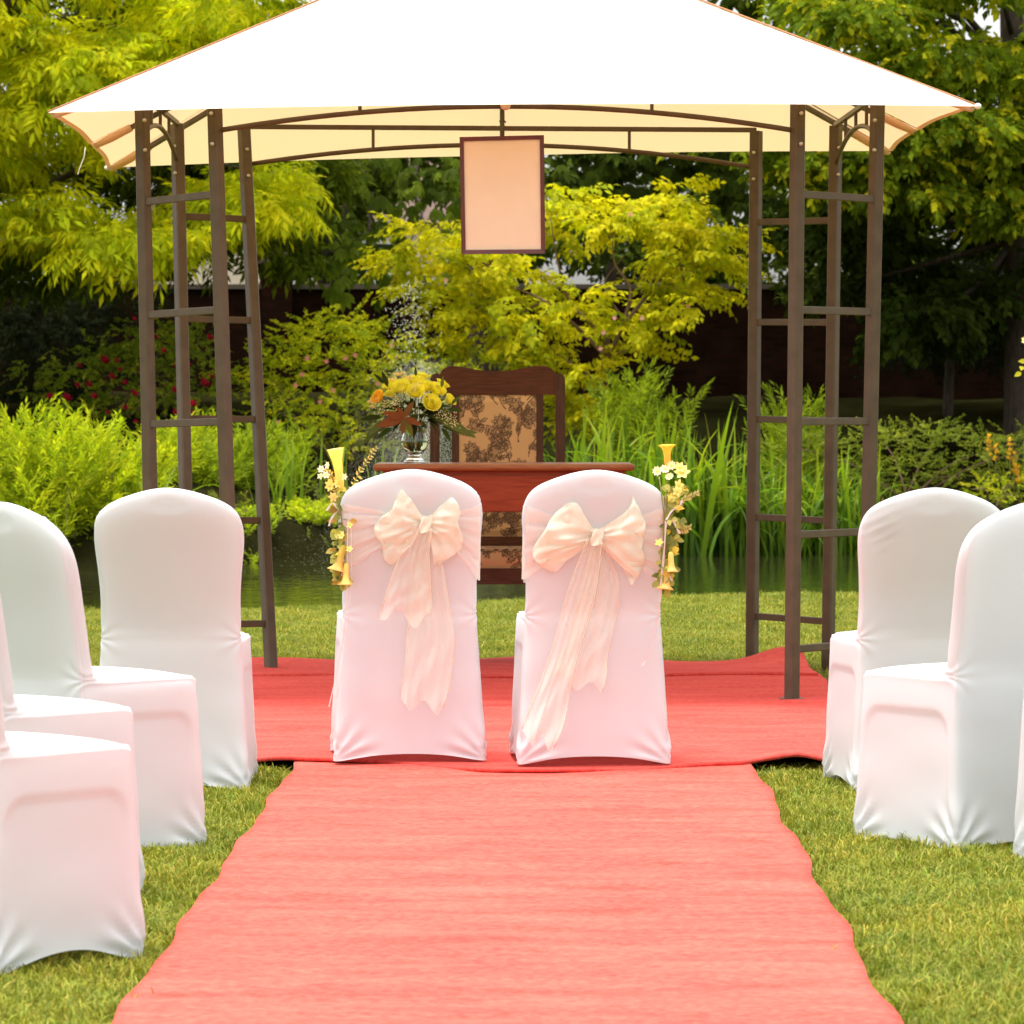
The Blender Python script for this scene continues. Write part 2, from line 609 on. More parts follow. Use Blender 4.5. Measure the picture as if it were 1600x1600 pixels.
def pinnate(r, L=.25, pairs=4, ll=.09, lw=.35, droop=.25, ang=.95, base=(0, 0, 0), yaw=0, pitch=0, T=None, n=1):
    T = T or Tpl()
    Rb = rotm(yaw, pitch, r.normal(0, .2))
    for k in range(pairs + 1):
        t = .25 + .75 * k / pairs
        p = np.array([t * L, 0, -droop * L * t * t])
        if k == pairs:
            V, Fc = leaf_shape(ll * 1.05, lw, .1, .2, n)
            T.leaf(V, Fc, Rb @ rotm(r.normal(0, .1), droop * 1.2, 0), Rb @ p + base)
        else:
            for s_ in (-1, 1):
                V, Fc = leaf_shape(ll * r.uniform(.8, 1.1), lw, .1, .2, n)
                T.leaf(V, Fc, Rb @ rotm(s_ * ang * r.uniform(.8, 1.1), droop + r.normal(.1, .15), s_ * r.normal(.1, .2)), Rb @ p + base)
    return T


def spray_pinnate(r, count=5, **kw):
    T = Tpl()
    for k in range(count):
        b = np.array([.08 * k, 0, -.004 * k * k])
        pinnate(r, base=b, yaw=(1 if k % 2 else -1) * r.uniform(.2, .9) * (k < count - 1), pitch=r.uniform(-.1, .45), T=T, **kw)
    return T.done()


def spray_simple(r, count=14, L=.4, ll=.08, lw=.55, droop=.2, spread=.9, n=1):
    T = Tpl()
    for k in range(count):
        t = (k + .5) / count
        V, Fc = leaf_shape(ll * r.uniform(.7, 1.15), lw, .1, .2, n)
        a = (1 if k % 2 else -1) * spread * r.uniform(.5, 1.2) * (1 - .5 * t)
        T.leaf(V, Fc, rotm(a, r.normal(droop, .3), r.normal(0, .5)), (t * L, 0, -droop * L * t * t * .6))
    return T.done()


def palmate(r, ll=.17, n=7, L0=.0):
    T = Tpl()
    for k in range(n):
        a = (k - (n - 1) / 2) * .52
        s_ = 1 - .5 * abs(k - (n - 1) / 2) / ((n - 1) / 2)
        V, Fc = leaf_shape(ll * (s_ * .6 + .42), .42, .08, .25, 3)
        V[:, 1] *= (.55 + .75 * np.clip(V[:, 0] / V[:, 0].max(), 0, 1))     # widest beyond the middle
        T.leaf(V, Fc, rotm(a, .35 + .1 * abs(a) + r.normal(0, .08), r.normal(0, .12)), (L0, 0, 0))
    return T.done()


def place(tpls, P, Dr, scale, colfn, r, jit=.35, upbias=1.0):
    """many copies of the templates: x axis along Dr, leaf faces mostly up"""
    VV, FF, CC, off = [], [], [], 0
    N = len(P)
    Dr = Dr / (np.linalg.norm(Dr, axis=1)[:, None] + 1e-9)
    which = r.integers(0, len(tpls), N)
    up = np.array([0, 0, 1.]) * upbias + r.normal(0, jit, (N, 3))
    Yx = np.cross(up, Dr); Yx /= np.linalg.norm(Yx, axis=1)[:, None] + 1e-9
    Zx = np.cross(Dr, Yx)
    R = np.stack([Dr, Yx, Zx], 2)
    sc = r.uniform(scale[0], scale[1], N)
    for ti, T in enumerate(tpls):
        ix = np.where(which == ti)[0]
        if not len(ix): continue
        V = np.einsum('nij,vj->nvi', R[ix] * sc[ix][:, None, None], T.V) + P[ix][:, None, :]
        nv = len(T.V)
        VV.append(V.reshape(-1, 3))
        C = colfn(P[ix], T.k, r)                    # (n, leaves, 3)
        CC.append(C[:, T.id, :].reshape(-1, 3))
        ln = np.array([len(f) for f in T.Fc]); flat = np.concatenate([np.array(f) for f in T.Fc])
        FF.append(((flat[None, :] + (off + np.arange(len(ix)) * nv)[:, None]).ravel(), np.tile(ln, len(ix))))
        off += len(ix) * nv
    return np.concatenate(VV), np.concatenate([f[0] for f in FF]), np.concatenate([f[1] for f in FF]), np.concatenate(CC)


def leafobj(name, data, m, parent=None, org=(0, 0, 0)):
    V, loops, ln, C = data
    me = bpy.data.meshes.new(name)
    V = V - np.asarray(org)
    me.vertices.add(len(V)); me.vertices.foreach_set('co', V.ravel().astype(np.float32))
    me.loops.add(len(loops)); me.loops.foreach_set('vertex_index', loops.astype(np.int32))
    me.polygons.add(len(ln))
    me.polygons.foreach_set('loop_start', np.concatenate([[0], np.cumsum(ln)[:-1]]).astype(np.int32))
    try:
        me.polygons.foreach_set('loop_total', ln.astype(np.int32))
    except Exception:
        pass
    at = me.attributes.new('Col', 'FLOAT_COLOR', 'FACE')
    at.data.foreach_set('color', np.concatenate([C, np.ones((len(C), 1))], 1).ravel().astype(np.float32))
    me.update(calc_edges=True)
    return link(name, me, m, parent)


def colmix(cols, wts, var=.18):
    cols = np.array(cols, float); wts = np.array(wts, float) / np.sum(wts)

    def fn(P, k, r):
        n = len(P)
        base = cols[r.choice(len(cols), n, p=wts)]                     # one tone for each spray
        alt = cols[r.choice(len(cols), (n, k), p=wts)]
        t = r.uniform(0, .6, (n, k, 1))
        C = base[:, None, :] * (1 - t) + alt * t
        return np.clip(C * np.exp(r.normal(0, var, (n, k, 1))), 0, 1)
    return fn


def pad_points(r, c, rad, n, droop=.4):
    """points over the upper shell of a foliage pad, growing outward"""
    a = r.uniform(0, 2 * pi, n)
    h = r.uniform(-.35, 1, n)
    q = np.sqrt(np.clip(1 - h * h, 0, 1))
    sh = r.uniform(.55, 1.05, n)
    P = np.stack([np.cos(a) * q, np.sin(a) * q, h], 1) * sh[:, None] * np.asarray(rad) + np.asarray(c)
    Dr = np.stack([np.cos(a), np.sin(a), .55 * h - droop], 1) + r.normal(0, .35, (n, 3))
    return P, Dr

# ------------------------------------------------------------------ carpets
def runner_edges(Y):
    # runner edges as straight lines on the ground, slightly ragged
    yl = lambda D: 627 + F * HC / D
    xl = np.interp(yl(Y), [1190, 1600, 2200], [470, 185, -232])
    xr = np.interp(yl(Y), [1190, 1600, 2200], [1170, 1395, 1724])
    L_ = (xl - 800) * Y / F + .007 * np.sin(4.1 * Y) + .004 * np.sin(9.7 * Y + 1)
    R_ = (xr - 800) * Y / F + .010 * np.sin(3.7 * Y + 2) + .004 * np.sin(8.9 * Y)
    return L_, R_


def carpet_sheet(name, P, label, thick=.012, m='cross_carpet'):
    """P: grid of top points; closed slab with its thickness below"""
    mb = MB()
    a, b = P.shape[:2]
    Q = P.copy(); Q[..., 2] -= thick
    V = np.concatenate([P.reshape(-1, 3), Q.reshape(-1, 3)])
    n = a * b
    Fc = []
    for i in range(a - 1):
        for j in range(b - 1):
            q = (i * b + j, i * b + j + 1, (i + 1) * b + j + 1, (i + 1) * b + j)
            Fc.append(q); Fc.append(tuple(n + k for k in q[::-1]))
    rim = [(0, j) for j in range(b)] + [(i, b - 1) for i in range(1, a)] + [(a - 1, j) for j in range(b - 2, -1, -1)] + [(i, 0) for i in range(a - 2, 0, -1)]
    ids = [i * b + j for i, j in rim]
    for k in range(len(ids)):
        p, q = ids[k], ids[(k + 1) % len(ids)]
        Fc.append((q, p, n + p, n + q))
    mb.add(V, Fc)
    return tag(mk(name, mb, M[m], smooth_=True), label, 'carpet')


Yr = np.arange(5.6, 15.25, .05)
Lr, Rr = runner_edges(Yr)
uu = np.linspace(0, 1, 45)
RX = Lr[:, None] + (Rr - Lr)[:, None] * uu[None]
RY = np.repeat(Yr[:, None], 45, 1)
edge_ = smooth(0, .22, np.minimum(uu, 1 - uu))[None]
rip = (.0030 * np.sin(11 * RY + 1.6 * np.sin(2.2 * RX + .3 * RY) + .6) + .0014 * np.sin(29 * RY + 3 * RX + 2.5 * np.sin(2.3 * RX + RY)) + .0022 * wob(RX, RY * 3, 4, 2) + .0012 * np.sin(47 * RY + 2 * np.sin(4 * RX))) * (.12 + .88 * edge_)
RZ = .022 + rip
carpet_sheet('carpet_runner', np.stack([RX, RY, RZ], -1), 'long coral red felt runner leading up the aisle between the chairs', m='carpet')

# wide carpet under the gazebo: front edge with lifted corners
xg = np.linspace(-1.18, 1.30, 110)


def front_line(px):
    return np.interp(px, [250, 400, 470, 560, 650, 750, 850, 1000, 1150, 1180, 1230, 1270, 1400],
                     [1190, 1190, 1186, 1188, 1192, 1202, 1204, 1198, 1192, 1187, 1187, 1188, 1188])


pxg = 800 + xg * F / 14.9
yf = np.array([GD(v, .03) for v in front_line(pxg)])
lift = .024 * np.exp(-((pxg - 1240) / 45) ** 2) + .005 * np.exp(-((pxg - 430) / 40) ** 2)
vv = np.linspace(0, 1, 90) ** 1.15
GX = np.repeat(xg[None], 90, 0) + .02 * np.sin(3.1 * vv * 5)[:, None] * (np.abs(xg) / 1.3)[None]
GY = yf[None] + (19.25 - yf[None]) * vv[:, None]
GZ = .034 + ground_z(GX, GY) * .3 + .008 * wob(GX, GY * 1.6, 5, 1.5) + .003 * np.sin(20 * GY + 2 * GX) + lift[None] * np.exp(-(vv * 4.4 / .3) ** 1.5)[:, None]
carpet_sheet('carpet', np.stack([GX, GY, GZ], -1), 'wide coral red felt carpet under the two bow chairs with a lifted front edge')
# second strip behind it, its front edge lapping over
GX2 = np.repeat(xg[None], 26, 0)
v2 = np.linspace(0, 1, 26)
yb = 20.15 + .10 * np.sin(2.1 * xg + 1) + .05 * np.sin(6 * xg)
yf2 = 19.05 + .02 * np.sin(3 * xg)
GY2 = yf2[None] + (yb - yf2)[None] * v2[:, None]
GZ2 = .044 + ground_z(GX2, GY2) * .3 + .008 * wob(GX2, GY2 * 1.6, 5, 1.5) + .05 * np.exp(-((GX2 - 1.22) / .14) ** 2) * smooth(.45, 1, v2)[:, None] + .01 * np.sin(5 * GX2 + 1) * smooth(.4, 1, v2)[:, None]
carpet_sheet('carpet', np.stack([GX2, GY2, GZ2], -1), 'strip of coral red felt lapping over the wide carpet behind the table')

# ------------------------------------------------------------------ lawn grass (uncountable)
tufts = bpy.data.collections.new('grass_tufts')
for q in range(5):
    r = np.random.default_rng(100 + q)
    V, Fc, C = [], [], []
    n = 0
    for k in range(52):
        bx, by = r.normal(0, .028, 2)
        h = r.uniform(.008, .022); wd = r.uniform(.0010, .0020)
        a = r.uniform(0, 2 * pi); lean = r.uniform(.2, 2.2) * h; dx, dy = cos(a), sin(a)
        px_, py_ = -dy * wd, dx * wd
        V += [(bx - px_, by - py_, -.006), (bx + px_, by + py_, -.006),
              (bx + dx * lean * .4 - px_ * .8, by + dy * lean * .4 - py_ * .8, h * .65), (bx + dx * lean * .4 + px_ * .8, by + dy * lean * .4 + py_ * .8, h * .65),
              (bx + dx * lean, by + dy * lean, h)]
        Fc += [(n, n + 1, n + 3, n + 2), (n + 2, n + 3, n + 4)]
        n += 5
        c = np.array([(.155, .215, .016), (.21, .245, .022), (.11, .165, .011), (.32, .29, .05), (.24, .25, .03)][r.choice(5, p=[.32, .28, .18, .10, .12])]) * np.exp(r.normal(0, .2))
        C += [c, c]
    me = raw_mesh('tuft', np.array(V), Fc, C, False)
    me.materials.append(M['grass'])
    tufts.objects.link(bpy.data.objects.new('tuft', me))
r = np.random.default_rng(5)
pts = []
for (y0, y1, dens) in ((7.4, 12, 620), (12, 16, 480), (16, 21, 330), (21, 29.5, 260)):
    hw = lambda y: .1143 * y * 1.5 + 1.2
    n = int(dens * (y1 - y0) * 2 * hw(y1))
    X = r.uniform(-hw(y1), hw(y1), n); Y = r.uniform(y0, y1, n)
    ok = np.abs(X) < hw(Y)
    ok &= Y < near_edge(X) + .10
    Lr_, Rr_ = runner_edges(Y)
    ok &= ~((X > Lr_ - .03) & (X < Rr_ + .03) & (Y < 15.2))
    ok &= ~((X > -1.16) & (X < 1.28) & (Y > 14.93) & (Y < 20.08))
    X, Y = X[ok], Y[ok]
    pts.append(np.stack([X, Y, ground_z(X, Y)], 1))
pts = np.concatenate(pts)
me = bpy.data.meshes.new('grass'); me.vertices.add(len(pts)); me.vertices.foreach_set('co', pts.ravel())
lawn = link('grass', me, None)
ng = bpy.data.node_groups.new('scatter_grass', 'GeometryNodeTree')
ng.interface.new_socket('Geometry', in_out='INPUT', socket_type='NodeSocketGeometry')
ng.interface.new_socket('Geometry', in_out='OUTPUT', socket_type='NodeSocketGeometry')
gi, go = ng.nodes.new('NodeGroupInput'), ng.nodes.new('NodeGroupOutput')
ip = ng.nodes.new('GeometryNodeInstanceOnPoints')
ci = ng.nodes.new('GeometryNodeCollectionInfo'); ci.inputs['Collection'].default_value = tufts
ci.inputs['Separate Children'].default_value = True
rv = ng.nodes.new('FunctionNodeRandomValue'); rv.data_type = 'FLOAT_VECTOR'
rv.inputs[0].default_value = (-.25, -.25, 0); rv.inputs[1].default_value = (.25, .25, 6.28)
rs = ng.nodes.new('FunctionNodeRandomValue'); rs.data_type = 'FLOAT'
rs.inputs[2].default_value = .75; rs.inputs[3].default_value = 1.35; rs.inputs['Seed'].default_value = 4
ng.links.new(gi.outputs[0], ip.inputs['Points']); ng.links.new(ci.outputs[0], ip.inputs['Instance'])
ip.inputs['Pick Instance'].default_value = True
ng.links.new(rv.outputs[0], ip.inputs['Rotation']); ng.links.new(rs.outputs[1], ip.inputs['Scale'])
ng.links.new(ip.outputs[0], go.inputs[0])
md = lawn.modifiers.new('scatter', 'NODES'); md.node_group = ng
tag(lawn, 'short mown lawn with yellowish dry patches', 'grass', kind='stuff')

# ------------------------------------------------------------------ garden wall, house
t = thing('brick_wall', 'dark shaded brick garden wall with pale stone coping behind the trees', 'wall', (0, 60, 1.1))
o3 = np.array((0, 60, 1.1))
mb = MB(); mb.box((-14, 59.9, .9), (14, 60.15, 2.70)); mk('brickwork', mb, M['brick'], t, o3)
mb = MB()
for k in range(20):
    mb = MB(); mb.box((-14 + k * 1.4 + .006, 59.84, 2.70), (-12.6 + k * 1.4 - .006, 60.21, 2.765)); mk('coping', mb, M['coping'], t, o3)
t = thing('gate_pillar', 'brick gate pillar with rounded stone cap beside the house', 'pillar', (-3.13, 59.7, 1.1))
o3 = np.array((-3.13, 59.7, 1.1))
mb = MB(); mb.box((-3.33, 59.5, .9), (-2.93, 59.88, 3.0)); mk('shaft', mb, M['brick'], t, o3)
mb = MB(); mb.lathe([(.27, 3.0), (.27, 3.05), (.22, 3.08), (.2, 3.14), (.13, 3.2), (.04, 3.225)], (-3.13, 59.69, 0), 20); mk('cap', mb, mat('shade_toned_stone', (.022, .017, .011), (.04, .03, .02), rough=1, spec=0), t, o3, True)  # cap stone coloured darker than the coping to stand for shade

hx0, hx1, HD = -6.2, -.75, 78.0
t = thing('house', 'cream rendered house glimpsed between trees beyond the garden wall', 'house', (-3.5, HD, 1.2))
o3 = np.array((-3.5, HD, 1.2))
mb = MB(); mb.box((hx0, HD, 1.0), (hx1, HD + 6, 4.35)); mk('wall', mb, M['render'], t, o3)
mb = MB()
mb.add([(hx0 - .3, HD - .35, 4.3), (hx1 + .3, HD - .35, 4.3), (hx1 + .3, HD + 6.3, 4.3), (hx0 - .3, HD + 6.3, 4.3), (hx0 + .4, HD + 3, 5.6), (hx1 - .4, HD + 3, 5.6)],
       [(0, 1, 5, 4), (1, 2, 5), (2, 3, 4, 5), (3, 0, 4), (3, 2, 1, 0)]); mk('roof', mb, M['rooftile'], t, o3)
for (x0, x1, z0, z1) in ((-4.1, -3.5, 2.6, 4.0), (-2.7, -2.1, 2.9, 4.0)):
    mb = MB()
    for (a, b) in (((x0, HD - .05, z0), (x0 + .06, HD, z1)), ((x1 - .06, HD - .05, z0), (x1, HD, z1)), ((x0 + .06, HD - .05, z0), (x1 - .06, HD, z0 + .07)), ((x0 + .06, HD - .05, z1 - .06), (x1 - .06, HD, z1)),
                   (((x0 + x1) / 2 - .02, HD - .045, z0 + .07), ((x0 + x1) / 2 + .02, HD, z1 - .06)), ((x0 + .06, HD - .04, (z0 + z1) / 2 - .02), ((x0 + x1) / 2 - .02, HD, (z0 + z1) / 2 + .02)), (((x0 + x1) / 2 + .02, HD - .04, (z0 + z1) / 2 - .02), (x1 - .06, HD, (z0 + z1) / 2 + .02))):
        mb.box(a, b)
    wn = mk('window', mb, M['white_paint'], t, o3)
    mb = MB(); mb.box((x0 + .06, HD - .02, z0 + .07), (x1 - .06, HD - .005, z1 - .06)); mk('pane', mb, M['pane'], wn, o3)

# ------------------------------------------------------------------ gazebo
# each leg is a ladder of two posts: (inner base X, D, inner top X, D), (outer base, outer top)
LEGS = {
    'fl': ((-1.095, 17.62), (-1.172, 17.62), (-1.440, 18.05), (-1.492, 18.05)),
    'fr': ((1.100, 17.61), (1.124, 17.61), (1.420, 18.05), (1.474, 18.05)),
    'bl': ((-1.055, 19.62), (-1.206, 20.15), (-1.395, 19.4), (-1.487, 19.9)),
    'br': ((1.090, 20.35), (1.112, 20.40), (1.410, 20.0), (1.446, 20.0)),
}
ZT = 2.43
gz = thing('gazebo', 'brown metal gazebo with pitched cream fabric canopy over the table', 'gazebo', (0, 19, 0))
og = np.array((0, 19, 0))
TOP, BASE = {}, {}
RUNGS = (2.015, 1.56, 1.12, .675, .225)
for key, (ib, it, ob, ot) in LEGS.items():
    ends = []
    for nm, b, tp in (('i', ib, it), ('o', ob, ot)):
        zb = .03 if not (nm == 'o') else -.01
        A, B = np.array((b[0], b[1], zb)), np.array((tp[0], tp[1], ZT))
        dv = np.array(ob) - np.array(ib)
        ang = math.atan2(dv[1], dv[0])
        sgn = 1 if key in ('fr', 'bl') else -1
        mb = MB(); mb.bar(A, B, .048, .048, ang=radians(33) * sgn)
        p = mk('post', mb, M['metal'], gz, og)
        TOP[key + nm] = B; BASE[key + nm] = A
        ends.append((A, B))
        mb = MB(); mb.box((A[0] - .045, A[1] - .045, zb - .004), (A[0] + .045, A[1] + .045, zb + .004))
        mk('foot_plate', mb, M['metal'], p, og)
        for zz in (2.33, 2.21):
            f = (zz - A[2]) / (B[2] - A[2]); c = A + (B - A) * f
            mb = MB(); mb.lathe([(.0085, 0), (.0085, .004), (.004, .007)], (0, 0, 0), 10)
            mb.xform(np.array([[1, 0, 0], [0, 0, -1], [0, 1, 0]]), c + np.array((0.012 * sgn * (1 if nm == 'i' else -1), -.031, 0)))
            mk('bolt', mb, M['bolt'], p, og, True)
    for z in RUNGS:
        q = [A + (B - A) * ((z - A[2]) / (B[2] - A[2])) for A, B in ends]
        tilt = {'fl': -.012, 'fr': 0, 'bl': 0.004, 'br': -.008}[key]
        q[1] = q[1] + np.array((0, 0, tilt)); 
        mb = MB(); mb.bar(q[0], q[1], .020, .030); mk('rung', mb, M['metal'], gz, og)


def beam(a, b, flip=False):
    a, b = np.array(a), np.array(b)
    up = np.array((0, 0, 1.))
    a0, b0 = a + up * (2.435 - a[2]), b + up * (2.435 - b[2])
    mb = MB(); mb.bar(a0, b0, .020, .022); top = mk('beam', mb, M['metal'], gz, og)
    tt = np.linspace(0, 1, 25)
    P = a0 + (b0 - a0) * tt[:, None]
    P[:, 2] = 2.262 + .098 * (1 - (2 * tt - 1) ** 2)
    mb = MB(); mb.tube(P, .0105, 8); mk('beam_arch', mb, M['metal'], gz, og, True)
    for f in (.25, .5, .75):
        i = int(f * 24)
        mb = MB(); mb.bar(P[i], a0 + (b0 - a0) * f, .014); mk('beam_strut', mb, M['metal'], gz, og)


beam(TOP['fli'], TOP['fri'])
beam(TOP['bli'], TOP['bri'])
beam(TOP['flo'], TOP['blo'])
beam(TOP['fro'], TOP['bro'])
# canopy: corners, side middles, apex
CN = {'fl': W(75, 176, 17.2), 'fr': W(1528, 166, 17.2), 'bl': W(168, 262, 20.8), 'br': W(1394, 236, 20.8)}
APEX = np.array((-.045, 19.0, 3.22))
MID = {'f': W(790, 163, 17.12), 'b': W(785, 243, 20.9), 'l': (CN['fl'] + CN['bl']) / 2 + np.array((.04, 0, -.005)), 'r': (CN['fr'] + CN['br']) / 2 + np.array((-.05, 0, .005))}
cn = MB()
rim = []
for a, m_, b in (('fl', 'f', 'fr'), ('fr', 'r', 'br'), ('br', 'b', 'bl'), ('bl', 'l', 'fl')):
    for p, q in ((CN[a], MID[m_]), (MID[m_], CN[b])):
        tt = np.linspace(0, 1, 13)
        e = p + (q - p) * tt[:, None]
        e[:, 2] += .006 * np.sin(pi * tt)
        inw = (APEX - e); inw[:, 2] = 0; inw /= np.linalg.norm(inw, axis=1)[:, None]
        e += inw * (.009 * np.sin(pi * tt) + .003 * np.sin(9 * tt + p[0]))[:, None]
        rim.append(e)
        s_ = np.linspace(0, .985, 16)
        P = e[None] * (1 - s_)[:, None, None] + APEX * s_[:, None, None]
        sag = np.sin(pi * s_)[:, None] * (np.sin(pi * tt) * .022)[None] + .004 * np.sin(9 * s_)[:, None] * np.sin(5 * tt)[None]
        P[..., 2] -= sag
        cn.grid(P)
cano = mk('canopy', cn, M['canopy'], gz, og, True)
# hem folded up along the eaves, piping on the hips and eaves
for k, e in enumerate(rim):
    P = np.stack([e + np.array((0, 0, -.001)), e + (APEX - e) * .011 + np.array((0, 0, -.005))])
    if k in (0, 1, 4, 5): continue
    mb = MB(); mb.grid(P); mk('hem', mb, M['hem'], cano, og, True)
for key in CN:
    mb = MB(); tt = np.linspace(0, .985, 20)
    P = CN[key] + (APEX - CN[key]) * tt[:, None] + np.array((0, 0, .004))
    mb.tube(P, .0035, 6); mk('piping', mb, M['piping'], cano, og, True)
for key in CN:                               # hip ribs ending in sleeves sewn to the corners
    a, b = CN[key] + np.array((0, 0, -.02)), APEX + np.array((0, 0, -.05))
    p0 = a + (b - a) * .10
    mb = MB(); mb.bar(p0, b, .022); rb = mk('roof_rib', mb, M['metal'], gz, og)
    mb = MB(); mb.tube([a + (b - a) * t_ for t_ in (.012, .06, .112)], (.018, .026, .024), 10, flat=.7); mk('rib_sleeve', mb, M['hem'], cano, og, True)
for key in MID:
    a, b = MID[key] + np.array((0, 0, -.02)), APEX + np.array((0, 0, -.05))
    p0 = a + (b - a) * .09
    mb = MB(); mb.bar(p0, b, .022); rb = mk('roof_rib', mb, M['metal'], gz, og)
    mb = MB(); mb.tube([a + (b - a) * t_ for t_ in (.012, .05, .10)], (.018, .026, .024), 10, flat=.7); mk('rib_sleeve', mb, M['hem'], cano, og, True)
mb = MB(); P = np.array([CN['bl'], CN['bl'] + (-.02, 0, -.01)]); mb.lathe([(.004, -.012), (.014, -.006), (.014, .006), (.004, .012)], CN['bl'], 10); mk('corner_toggle', mb, M['white_paint'], cano, og, True)
mb = MB(); mb.lathe([(.004, -.012), (.013, -.006), (.013, .006), (.004, .012)], CN['fr'], 10); mk('corner_toggle', mb, M['white_paint'], cano, og, True)
p = (CN['fl'] + CN['bl']) / 2
mb = MB(); mb.tube([p + (.02, 0, -.02), p + (.015, 0, -.06), p + (-.005, 0, -.11), p + (-.012, 0, -.135)], .0022, 5); mk('tie_cord', mb, M['organza'], cano, og, True)

# ------------------------------------------------------------------ hanging picture frame
FD = 17.55
c = [W(718, 214, FD), W(850, 211, FD), W(852, 396, FD), W(721, 397, FD)]
fr = thing('hanging_frame', 'dark red framed blank peach board hanging from the gazebo beam', 'picture frame', W(785, 397, FD))
of = W(785, 397, FD)
fw = .0165
inn = [c[0] + (fw, 0, -fw), c[1] + (-fw, 0, -fw), c[2] + (-fw, 0, fw), c[3] + (fw, 0, fw)]
for k in range(4):
    a, b, b2, a2 = c[k], c[(k + 1) % 4], inn[(k + 1) % 4], inn[k]
    mb = MB()
    dy = np.array((0, .02, 0)); bv = np.array((0, .004, 0))
    mb.add([a, b, b2 + bv, a2 + bv, a + dy, b + dy, b2 + dy, a2 + dy], [(0, 1, 2, 3), (7, 6, 5, 4), (0, 4, 5, 1), (3, 2, 6, 7), (1, 5, 6, 2), (0, 3, 7, 4)])
    mk('frame_rail', mb, M['frame_wood'], fr, of)
u_, v_ = np.meshgrid(np.linspace(0, 1, 24), np.linspace(0, 1, 34))
P = ((inn[0] * (1 - u_[..., None]) + inn[1] * u_[..., None]) * (1 - v_[..., None]) + (inn[3] * (1 - u_[..., None]) + inn[2] * u_[..., None]) * v_[..., None])
P[..., 1] += .010 + .0012 * wob(u_ * 3, v_ * 6, 2, 2) + .0012 * np.exp(-((u_ - .53) / .02) ** 2)
mb = MB(); mb.grid(P); mk('paper', mb, M['paper'], fr, of, True)
mb = MB(); mb.tube([W(784, 214, FD) + (0, .01, 0), W(784, 195, FD + .03), W(785, 166, FD + .06)], .0035, 6); mk('hanger', mb, M['metal'], fr, of, True)
mb = MB(); mb.tube([W(781, 190, FD), W(785, 187, FD - .01), W(790, 191, FD)], .004, 6); mk('hanger_knot', mb, M['metal'], fr, of, True)

# ------------------------------------------------------------------ table
TD = 19.10
tx0, tx1 = (583 - 800) * TD / F, (992 - 800) * TD / F
tz = 1.2 - 98 * TD / F
tb = thing('table', 'polished mahogany table with drawer holding the vase of flowers', 'table', ((tx0 + tx1) / 2, TD + .27, 0))
ot = np.array(((tx0 + tx1) / 2, TD + .27, 0))


def rounded_slab(x0, x1, y0, y1, z0, z1, rr=.012, prof=None):
    """slab with a moulded edge: rings from bottom to top, inset by the profile"""
    prof = prof or [(.014, 0), (.004, .18), (0, .45), (0, .7), (.003, .88), (.010, 1)]
    V, Fc = [], []
    ns = 5
    for ins, f in prof:
        z = z0 + (z1 - z0) * f
        for cx_, cy_, a0 in ((x1 - rr, y1 - rr, 0), (x0 + rr, y1 - rr, pi / 2), (x0 + rr, y0 + rr, pi), (x1 - rr, y0 + rr, 1.5 * pi)):
            for k in range(ns):
                a = a0 + k / (ns - 1) * pi / 2
                V.append((cx_ + (rr - ins) * cos(a), cy_ + (rr - ins) * sin(a), z))
    n = 4 * ns
    for j in range(len(prof) - 1):
        Fc += [(j * n + k, j * n + (k + 1) % n, (j + 1) * n + (k + 1) % n, (j + 1) * n + k) for k in range(n)]
    Fc += [tuple(range(n - 1, -1, -1)), tuple(range((len(prof) - 1) * n, len(prof) * n))]
    return V, Fc


mb = MB(); mb.add(*rounded_slab(tx0, tx1, TD - .02, TD + .56, tz - .030, tz)); mk('table_top', mb, M['mahogany_top'], tb, ot)
ax0, ax1 = (598 - 800) * TD / F, (978 - 800) * TD / F
az0, az1 = 1.2 - 173 * TD / F, tz - .030
mb = MB(); mb.box((ax0 + .035, TD + .022, az0), (ax1 - .035, TD + .045, az1)); mk('apron', mb, M['mahogany'], tb, ot)
mb = MB(); mb.box((ax0 + .045, TD + .48, az0), (ax1 - .045, TD + .50, az1)); mk('apron', mb, M['mahogany'], tb, ot)
for x in (ax0 + .006, ax1 - .026):
    mb = MB(); mb.box((x, TD + .05, az0), (x + .02, TD + .475, az1)); mk('apron', mb, M['mahogany'], tb, ot)
mb = MB(); mb.add(*rounded_slab(ax0 + .068, ax1 - .068, TD + .012, TD + .021, az0 + .004, az1 - .022, .004, [(.0, 0), (0, 1)])); dr = mk('drawer_front', mb, M['mahogany'], tb, ot)
for x in (ax0 + .06 + .30, ax1 - .06 - .30):
    mb = MB(); mb.lathe([(.005, 0), (.006, .008), (.012, .014), (.012, .02), (.006, .024)], (0, 0, 0), 14)
    mb.xform(np.array([[1, 0, 0], [0, 0, -1], [0, 1, 0]]), (x, TD + .012, (az0 + az1) / 2)); mk('knob', mb, M['mahogany'], dr, ot, True)
for x in (ax0, ax1 - .05):
    for y in (TD + .006, TD + .46):
        mb = MB()
        sec = [(.025, az1), (.025, az0), (.023, az0 - .01), (.016, .06), (.016, 0.045)]
        V = [(x + .025 + sx * h, y + .025 + sy * h, z) for h, z in sec for sx, sy in ((-1, -1), (1, -1), (1, 1), (-1, 1))]
        Fc = [(j * 4 + k, j * 4 + (k + 1) % 4, (j + 1) * 4 + (k + 1) % 4, (j + 1) * 4 + k) for j in range(4) for k in range(4)] + [(3, 2, 1, 0), (16, 17, 18, 19)]
        mb.add(V, Fc); mk('leg', mb, M['mahogany'], tb, ot)

